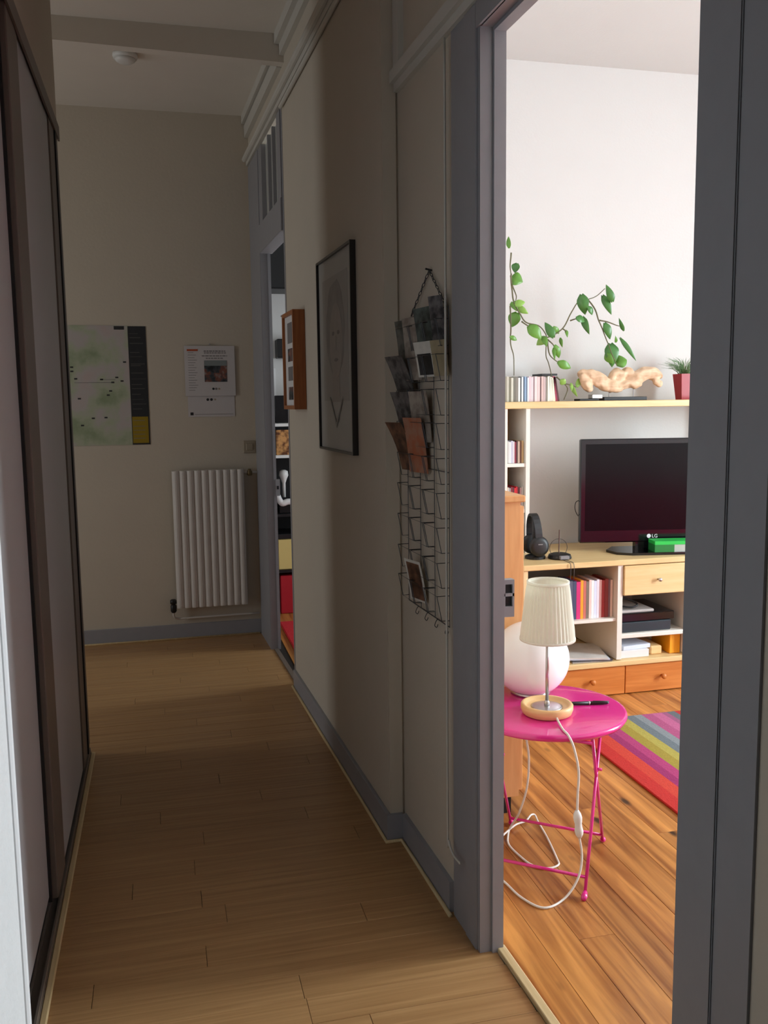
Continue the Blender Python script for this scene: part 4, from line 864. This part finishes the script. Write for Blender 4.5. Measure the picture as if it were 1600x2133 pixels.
def leaf(b, t_, wd_, mat, i):
    b = Vector(b); t_ = Vector(t_); ax = t_ - b; L_ = ax.length; ax.normalize()
    rq = random.Random(i * 13 + 1)
    view = Vector((-0.45 + rq.uniform(-0.35, 0.35), -1, rq.uniform(-0.2, 0.45))).normalized()
    side = ax.cross(view).normalized(); nrm = side.cross(ax).normalized()
    bm = bmesh.new(); n = 10; rows = []
    for k in range(n + 1):
        u = k / n
        hw = wd_ * 0.66 * (math.sin(math.pi / 2 * (u + 0.02) / 0.32) ** 0.6 if u < 0.30 else max(0.0, math.cos((u - 0.30) / 0.70 * math.pi / 2)) ** 0.9)
        mid = b + ax * (L_ * u) + nrm * (0.10 * L_ * math.sin(math.pi * u))
        lift = nrm * (hw * 0.35)
        if k == n: rows.append([bm.verts.new(mid)] * 3)
        else: rows.append([bm.verts.new(mid - side * hw + lift - ax * (0.06 * L_ if k == 0 else 0)), bm.verts.new(mid), bm.verts.new(mid + side * hw + lift - ax * (0.06 * L_ if k == 0 else 0))])
    for a, c in zip(rows[:-1], rows[1:]):
        for s_ in (0, 1):
            f = [a[s_], a[s_ + 1], c[s_ + 1], c[s_]]
            f = list(dict.fromkeys(f)); bm.faces.new(f)
    o = obj('leaf', bm, mat, vp, True)
    sm = o.modifiers.new('thickness', 'SOLIDIFY'); sm.thickness = 0.0007
for i, (b, t_, wd_) in enumerate(LEAVES):
    leaf(b, t_, wd_, m_leafs[1 if 18 <= i < 27 or i in (1, 9, 28) else (2 if i >= 31 or i in (4, 5, 11) else 0)], i)

# ------------------------------------------------------------------ oak cabinet inside the door
oc = thing('oak_cabinet', (1.03, 3.3, 0), 'warm oak cabinet end just inside the doorway behind the globe lamp', 'cabinet')
box('body', 0.86, 1.212, 2.925, 3.78, 0.07, 1.146, m_oak, oc)
box('top', 0.858, 1.224, 2.905, 3.80, 1.146, 1.170, m_oak, oc, bev=0.004)
box('plinth', 0.88, 1.19, 2.945, 3.76, 0.0, 0.07, m_blackm, oc)
for (a, b) in ((2.93, 3.34), (3.36, 3.775)):
    q = box('door', 1.212, 1.228, a, b, 0.09, 1.13, m_oak, oc, bev=0.002)
    bm = bmesh.new(); tube(bm, [(1.228, (b if a < 3 else a) - 0.03, 0.62), (1.25, (b if a < 3 else a) - 0.03, 0.62)], 0.010, 10); obj('knob', bm, m_oak, q, True)

# ------------------------------------------------------------------ striped rug
m_rug, nt, p = newmat('striped woven rug'); p.inputs['Roughness'].default_value = 0.95
tc = nt.nodes.new('ShaderNodeTexCoord'); sx_ = nt.nodes.new('ShaderNodeSeparateXYZ'); nt.links.new(tc.outputs['Object'], sx_.inputs[0])
ad = nt.nodes.new('ShaderNodeMapRange'); ad.inputs['From Min'].default_value = -0.75; ad.inputs['From Max'].default_value = 0.75
nt.links.new(sx_.outputs['X'], ad.inputs['Value'])
cr = nt.nodes.new('ShaderNodeValToRGB'); cr.color_ramp.interpolation = 'CONSTANT'; els = cr.color_ramp.elements
stripes = [(0.0, S(185, 38, 33)), (0.040, S(196, 61, 45)), (0.080, S(146, 37, 97)), (0.108, S(168, 56, 111)), (0.140, S(153, 137, 52)), (0.175, S(168, 157, 75)), (0.205, S(103, 114, 121)), (0.235, S(129, 138, 143)), (0.262, S(168, 80, 124)), (0.30, S(184, 97, 140)), (0.335, S(153, 87, 124)), (0.355, S(96, 104, 111)), (0.380, S(180, 45, 44)), (0.46, S(185, 111, 42)), (0.54, S(103, 42, 94)), (0.62, S(154, 145, 59)), (0.70, S(94, 107, 114)), (0.78, S(177, 68, 119)), (0.88, S(172, 42, 38))]
els[0].position = 0; els[0].color = stripes[0][1]; els[1].position = stripes[1][0]; els[1].color = stripes[1][1]
for pos, c in stripes[2:]: q = els.new(pos); q.color = c
nt.links.new(ad.outputs[0], cr.inputs[0])
nz = nt.nodes.new('ShaderNodeTexNoise'); nz.inputs['Scale'].default_value = 160; nt.links.new(tc.outputs['Object'], nz.inputs['Vector'])
hs = nt.nodes.new('ShaderNodeHueSaturation'); mr = nt.nodes.new('ShaderNodeMapRange'); mr.inputs['To Min'].default_value = 0.75; mr.inputs['To Max'].default_value = 1.25
nt.links.new(nz.outputs['Fac'], mr.inputs['Value']); nt.links.new(mr.outputs[0], hs.inputs['Value']); nt.links.new(cr.outputs[0], hs.inputs['Color']); nt.links.new(hs.outputs[0], p.inputs['Base Color'])
bmp = nt.nodes.new('ShaderNodeBump'); bmp.inputs['Distance'].default_value = 0.003; bmp.inputs['Strength'].default_value = 0.6
nt.links.new(nz.outputs['Fac'], bmp.inputs['Height']); nt.links.new(bmp.outputs[0], p.inputs['Normal'])
tag(box('rug', 1.76, 3.26, 1.75, 3.72, 0.001, 0.011, m_rug, bev=0.003), 'rainbow striped woven rug on the pine boards', 'rug')

# ------------------------------------------------------------------ pink folding table
TC = Vector((1.19, 2.640)); TZ = 0.50
pk = thing('folding_table', (TC.x, TC.y, 0), 'round pink metal folding side table', 'table')
bm = bmesh.new(); lathe(bm, [(0.236, -0.022), (0.250, -0.020), (0.256, -0.010), (0.254, -0.002), (0.246, 0.0), (0.10, 0.0), (0.004, 0.0)], (TC.x, TC.y, TZ), 64, cap=False)
lathe(bm, [(0.246, -0.021), (0.246, -0.004), (0.004, -0.004)], (TC.x, TC.y, TZ), 64, cap=False)
tt_ = obj('tabletop', bm, m_pink, pk, True)
nr, fr_ = Vector((1.191, 2.353)), Vector((1.402, 2.646)); vv = Vector((-0.252, 0.200))
def P3(v, z): return Vector((v.x, v.y, z))
rleg = 0.0052
ctr = (nr + fr_) / 2
nrt = fr_ + (nr - fr_) * 0.16; frt = fr_ + (nr - fr_) * 0.74       # upper ends: the legs cross high up
for off in (Vector((0, 0)), vv):
    bm = bmesh.new(); tube(bm, [P3(nr + off, 0.012), P3(nrt + off, TZ - 0.022)], rleg, 8); obj('leg', bm, m_pink, pk, True)
    bm = bmesh.new(); tube(bm, [P3(fr_ + off, 0.012), P3(frt + off, TZ - 0.022)], rleg, 8); obj('leg', bm, m_pink, pk, True)
    for q in (nr, fr_):
        bm = bmesh.new(); c = q + off; d = (ctr - q).normalized() * -1
        tube(bm, [P3(c - d * 0.004, 0.016), P3(c + d * 0.010, 0.010), P3(c + d * 0.024, 0.007)], [0.008, 0.010, 0.007], 10); obj('foot', bm, m_pink, pk, True)
    bm = bmesh.new(); e_ = nr + (nrt - nr) * 0.67 + off; tube(bm, [P3(e_ + vv * 0.03, 0.327), P3(e_ - vv * 0.05, 0.327)], 0.005, 8); obj('pivot_bolt', bm, m_pink, pk, True)
for (a, z) in ((nr + (nrt - nr) * 0.09, 0.052), (fr_ + (frt - fr_) * 0.06, 0.038), (frt, TZ - 0.048), (nrt, TZ - 0.026)):
    bm = bmesh.new(); tube(bm, [P3(a, z), P3(a + vv, z)], rleg, 8); obj('crossbar', bm, m_pink, pk, True)

# globe lamp
gl = thing('globe_lamp', (1.20, 2.80, TZ), 'large white opal glass globe lamp on the pink table', 'lamp')
GR = 0.132; prof = []
for k in range(3, 32):
    a = -math.pi / 2 + math.pi * k / 32; prof.append((GR * math.cos(a), GR * 0.965 * math.sin(a)))
prof = [(0.062, -GR * 0.965 + 0.018)] + [q for q in prof if q[1] > -GR * 0.965 + 0.02] + [(0.006, GR * 0.965)]
bm = bmesh.new(); lathe(bm, prof, (1.20, 2.80, TZ + GR * 0.965 - 0.006), 56); obj('globe', bm, m_globe, gl, True)
bm = bmesh.new(); lathe(bm, [(0.066, 0.0), (0.068, 0.004), (0.066, 0.010), (0.060, 0.014)], (1.20, 2.80, TZ + 0.0005), 40); obj('base_ring', bm, m_metal, gl, True)

# pleated lamp
LXY = (1.168, 2.590)
pl = thing('pleated_table_lamp', (LXY[0], LXY[1], TZ), 'small table lamp with cream pleated shade and round wood base', 'lamp')
bm = bmesh.new(); lathe(bm, [(0.070, 0.0), (0.078, 0.004), (0.083, 0.018), (0.083, 0.030), (0.080, 0.034), (0.073, 0.034), (0.068, 0.026), (0.062, 0.0225), (0.012, 0.0225)], (LXY[0], LXY[1], TZ + 0.0005), 56)
obj('wood_base', bm, m_lampw, pl, True)
bm = bmesh.new(); lathe(bm, [(0.050, 0.0225), (0.050, 0.0245), (0.044, 0.026), (0.010, 0.0275)], (LXY[0], LXY[1], TZ + 0.0005), 40); obj('metal_disc', bm, m_metal, pl, True)
bm = bmesh.new(); tube(bm, [(LXY[0], LXY[1], TZ + 0.025), (LXY[0], LXY[1], TZ + 0.30)], 0.0055, 14); lathe(bm, [(0.0085, 0.0), (0.0085, 0.012), (0.006, 0.018)], (LXY[0], LXY[1], TZ + 0.026), 14); obj('stem', bm, m_metal, pl, True)
bm = bmesh.new(); lathe(bm, [(0.014, 0.29), (0.016, 0.295), (0.016, 0.335), (0.012, 0.34), (0.024, 0.365), (0.026, 0.385), (0.016, 0.402)], (LXY[0], LXY[1], TZ), 20); obj('bulb', bm, m_globe, pl, True)
SB, ST, RB, RT = 0.243, 0.432, 0.0850, 0.0640
pleat = lambda k, r: 0.0019 * (1 if k % 2 else -1)
bm = bmesh.new(); lathe(bm, [(RB, SB + 0.006), (RB - 0.002, SB + 0.03), (RT + 0.004, ST - 0.03), (RT, ST - 0.006)], (LXY[0], LXY[1], TZ), 80, pleat, cap=False)
lathe(bm, [(RB - 0.005, SB + 0.004), (RT - 0.005, ST - 0.004)], (LXY[0], LXY[1], TZ), 56, cap=False)
sh = obj('shade', bm, m_shade, pl)
for (r, z) in ((RB, SB), (RT, ST - 0.008)):
    bm = bmesh.new(); lathe(bm, [(r - 0.005, z), (r + 0.003, z), (r + 0.003, z + 0.008), (r - 0.005, z + 0.008), (r - 0.005, z)], (LXY[0], LXY[1], TZ), 56, cap=False); obj('shade_band', bm, m_shade, sh, True)
bm = bmesh.new()
for k in range(3): tube(bm, [(LXY[0] + 0.015 * math.cos(k * 2.09), LXY[1] + 0.015 * math.sin(k * 2.09), TZ + 0.30), (LXY[0] + 0.081 * math.cos(k * 2.09), LXY[1] + 0.081 * math.sin(k * 2.09), TZ + 0.247)], 0.0012, 5)
obj('shade_carrier', bm, m_metal, sh)
cd_ = thing('lamp_cord', (1.16, 2.45, 0), 'white lamp cord hanging over the pink table edge down to the floor', 'cord')
path = [(1.166, 2.512, 0.512), (1.160, 2.480, 0.5065), (1.150, 2.43, 0.5045), (1.150, 2.392, 0.499), (1.160, 2.376, 0.466), (1.176, 2.376, 0.393), (1.176, 2.380, 0.317), (1.175, 2.380, 0.262)]
bm = bmesh.new(); tube(bm, smoothpath(path, 7), 0.0036, 8)
path = [(1.183, 2.380, 0.185), (1.193, 2.380, 0.114), (1.172, 2.365, 0.055), (1.120, 2.350, 0.008), (1.045, 2.326, 0.0055), (1.003, 2.396, 0.0055), (0.985, 2.50, 0.0055), (0.95, 2.62, 0.0055)]
tube(bm, smoothpath(path, 7), 0.0036, 8); obj('cord_run', bm, m_cord, cd_, True)
bm = bmesh.new(); a, b = Vector((1.174, 2.379, 0.268)), Vector((1.184, 2.379, 0.180)); n_ = 8
tube(bm, [a.lerp(b, k / n_) for k in range(n_ + 1)], [0.006, 0.0115, 0.0135, 0.0125, 0.0105, 0.0115, 0.0135, 0.0115, 0.006], 12)
obj('cord_switch', bm, m_whitep, cd_, True)
path = [(1.100, 2.60, 0.478), (1.085, 2.56, 0.442), (1.103, 2.58, 0.36), (1.114, 2.62, 0.245), (1.112, 2.68, 0.13), (1.128, 2.79, 0.03), (1.112, 2.777, 0.0055), (1.089, 2.711, 0.0055), (1.096, 2.625, 0.0055), (1.112, 2.563, 0.0055), (1.149, 2.534, 0.0055), (1.192, 2.544, 0.0055), (1.206, 2.585, 0.0055), (1.234, 2.724, 0.0055), (1.250, 2.835, 0.006), (1.256, 2.880, 0.012), (1.235, 2.868, 0.020), (1.205, 2.845, 0.012), (1.160, 2.828, 0.012), (1.10, 2.775, 0.014), (1.05, 2.74, 0.006), (0.98, 2.74, 0.0055)]
bm = bmesh.new(); tube(bm, smoothpath(path, 6), 0.0034, 8)
tag(obj('floor_cord', bm, m_cord, smooth=True), 'white cord looping on the floorboards under the pink table', 'cord')
pn = thing('ballpoint_pen', (1.33, 2.63, TZ), 'dark ballpoint pen lying on the pink table', 'pen')
pa, pb = Vector((1.262, 2.642, TZ + 0.0065)), Vector((1.398, 2.612, TZ + 0.0065)); d = pb - pa
bm = bmesh.new(); tube(bm, [pa, pa + d * 0.1, pa + d * 0.52], [0.0035, 0.0055, 0.006], 10); obj('barrel', bm, m_blackm, pn, True)
bm = bmesh.new(); tube(bm, [pa + d * 0.52, pa + d * 0.55], 0.0063, 10); obj('band', bm, m_metal, pn, True)
bm = bmesh.new(); tube(bm, [pa + d * 0.55, pa + d * 0.95, pb], [0.006, 0.0052, 0.003], 10); tube(bm, [pa + d * 0.62 + Vector((0, 0, 0.0062)), pb + Vector((0, 0, 0.0045))], 0.0014, 6); obj('cap', bm, m_blackm, pn, True)

# sofa added out of view, only to give the television screen a reflection
m_sofa = M('crimson sofa fabric', S(222, 20, 96), 0.9, var=0.1, scale=20)
so = thing('sofa', (2.6, 0.65, 0), 'crimson sofa added out of view to colour the reflection in the television screen', 'sofa')
box('seat_base', 1.75, 3.55, 0.35, 1.10, 0.10, 0.30, m_sofa, so, bev=0.02)
box('backrest', 1.75, 3.55, 0.14, 0.38, 0.10, 0.72, m_sofa, so, bev=0.05, seg=3)
for a in (1.60, 3.50): box('armrest', a, a + 0.20, 0.14, 1.10, 0.10, 0.46, m_sofa, so, bev=0.04, seg=3)
for a in (1.82, 2.66): box('seat_cushion', a, a + 0.82, 0.38, 1.12, 0.30, 0.44, m_sofa, so, bev=0.04, seg=3)
for (a, b) in ((1.66, 0.20), (3.64, 0.20), (1.66, 1.04), (3.64, 1.04)): box('leg', a - 0.025, a + 0.025, b - 0.025, b + 0.025, 0.0, 0.11, m_oak, so)
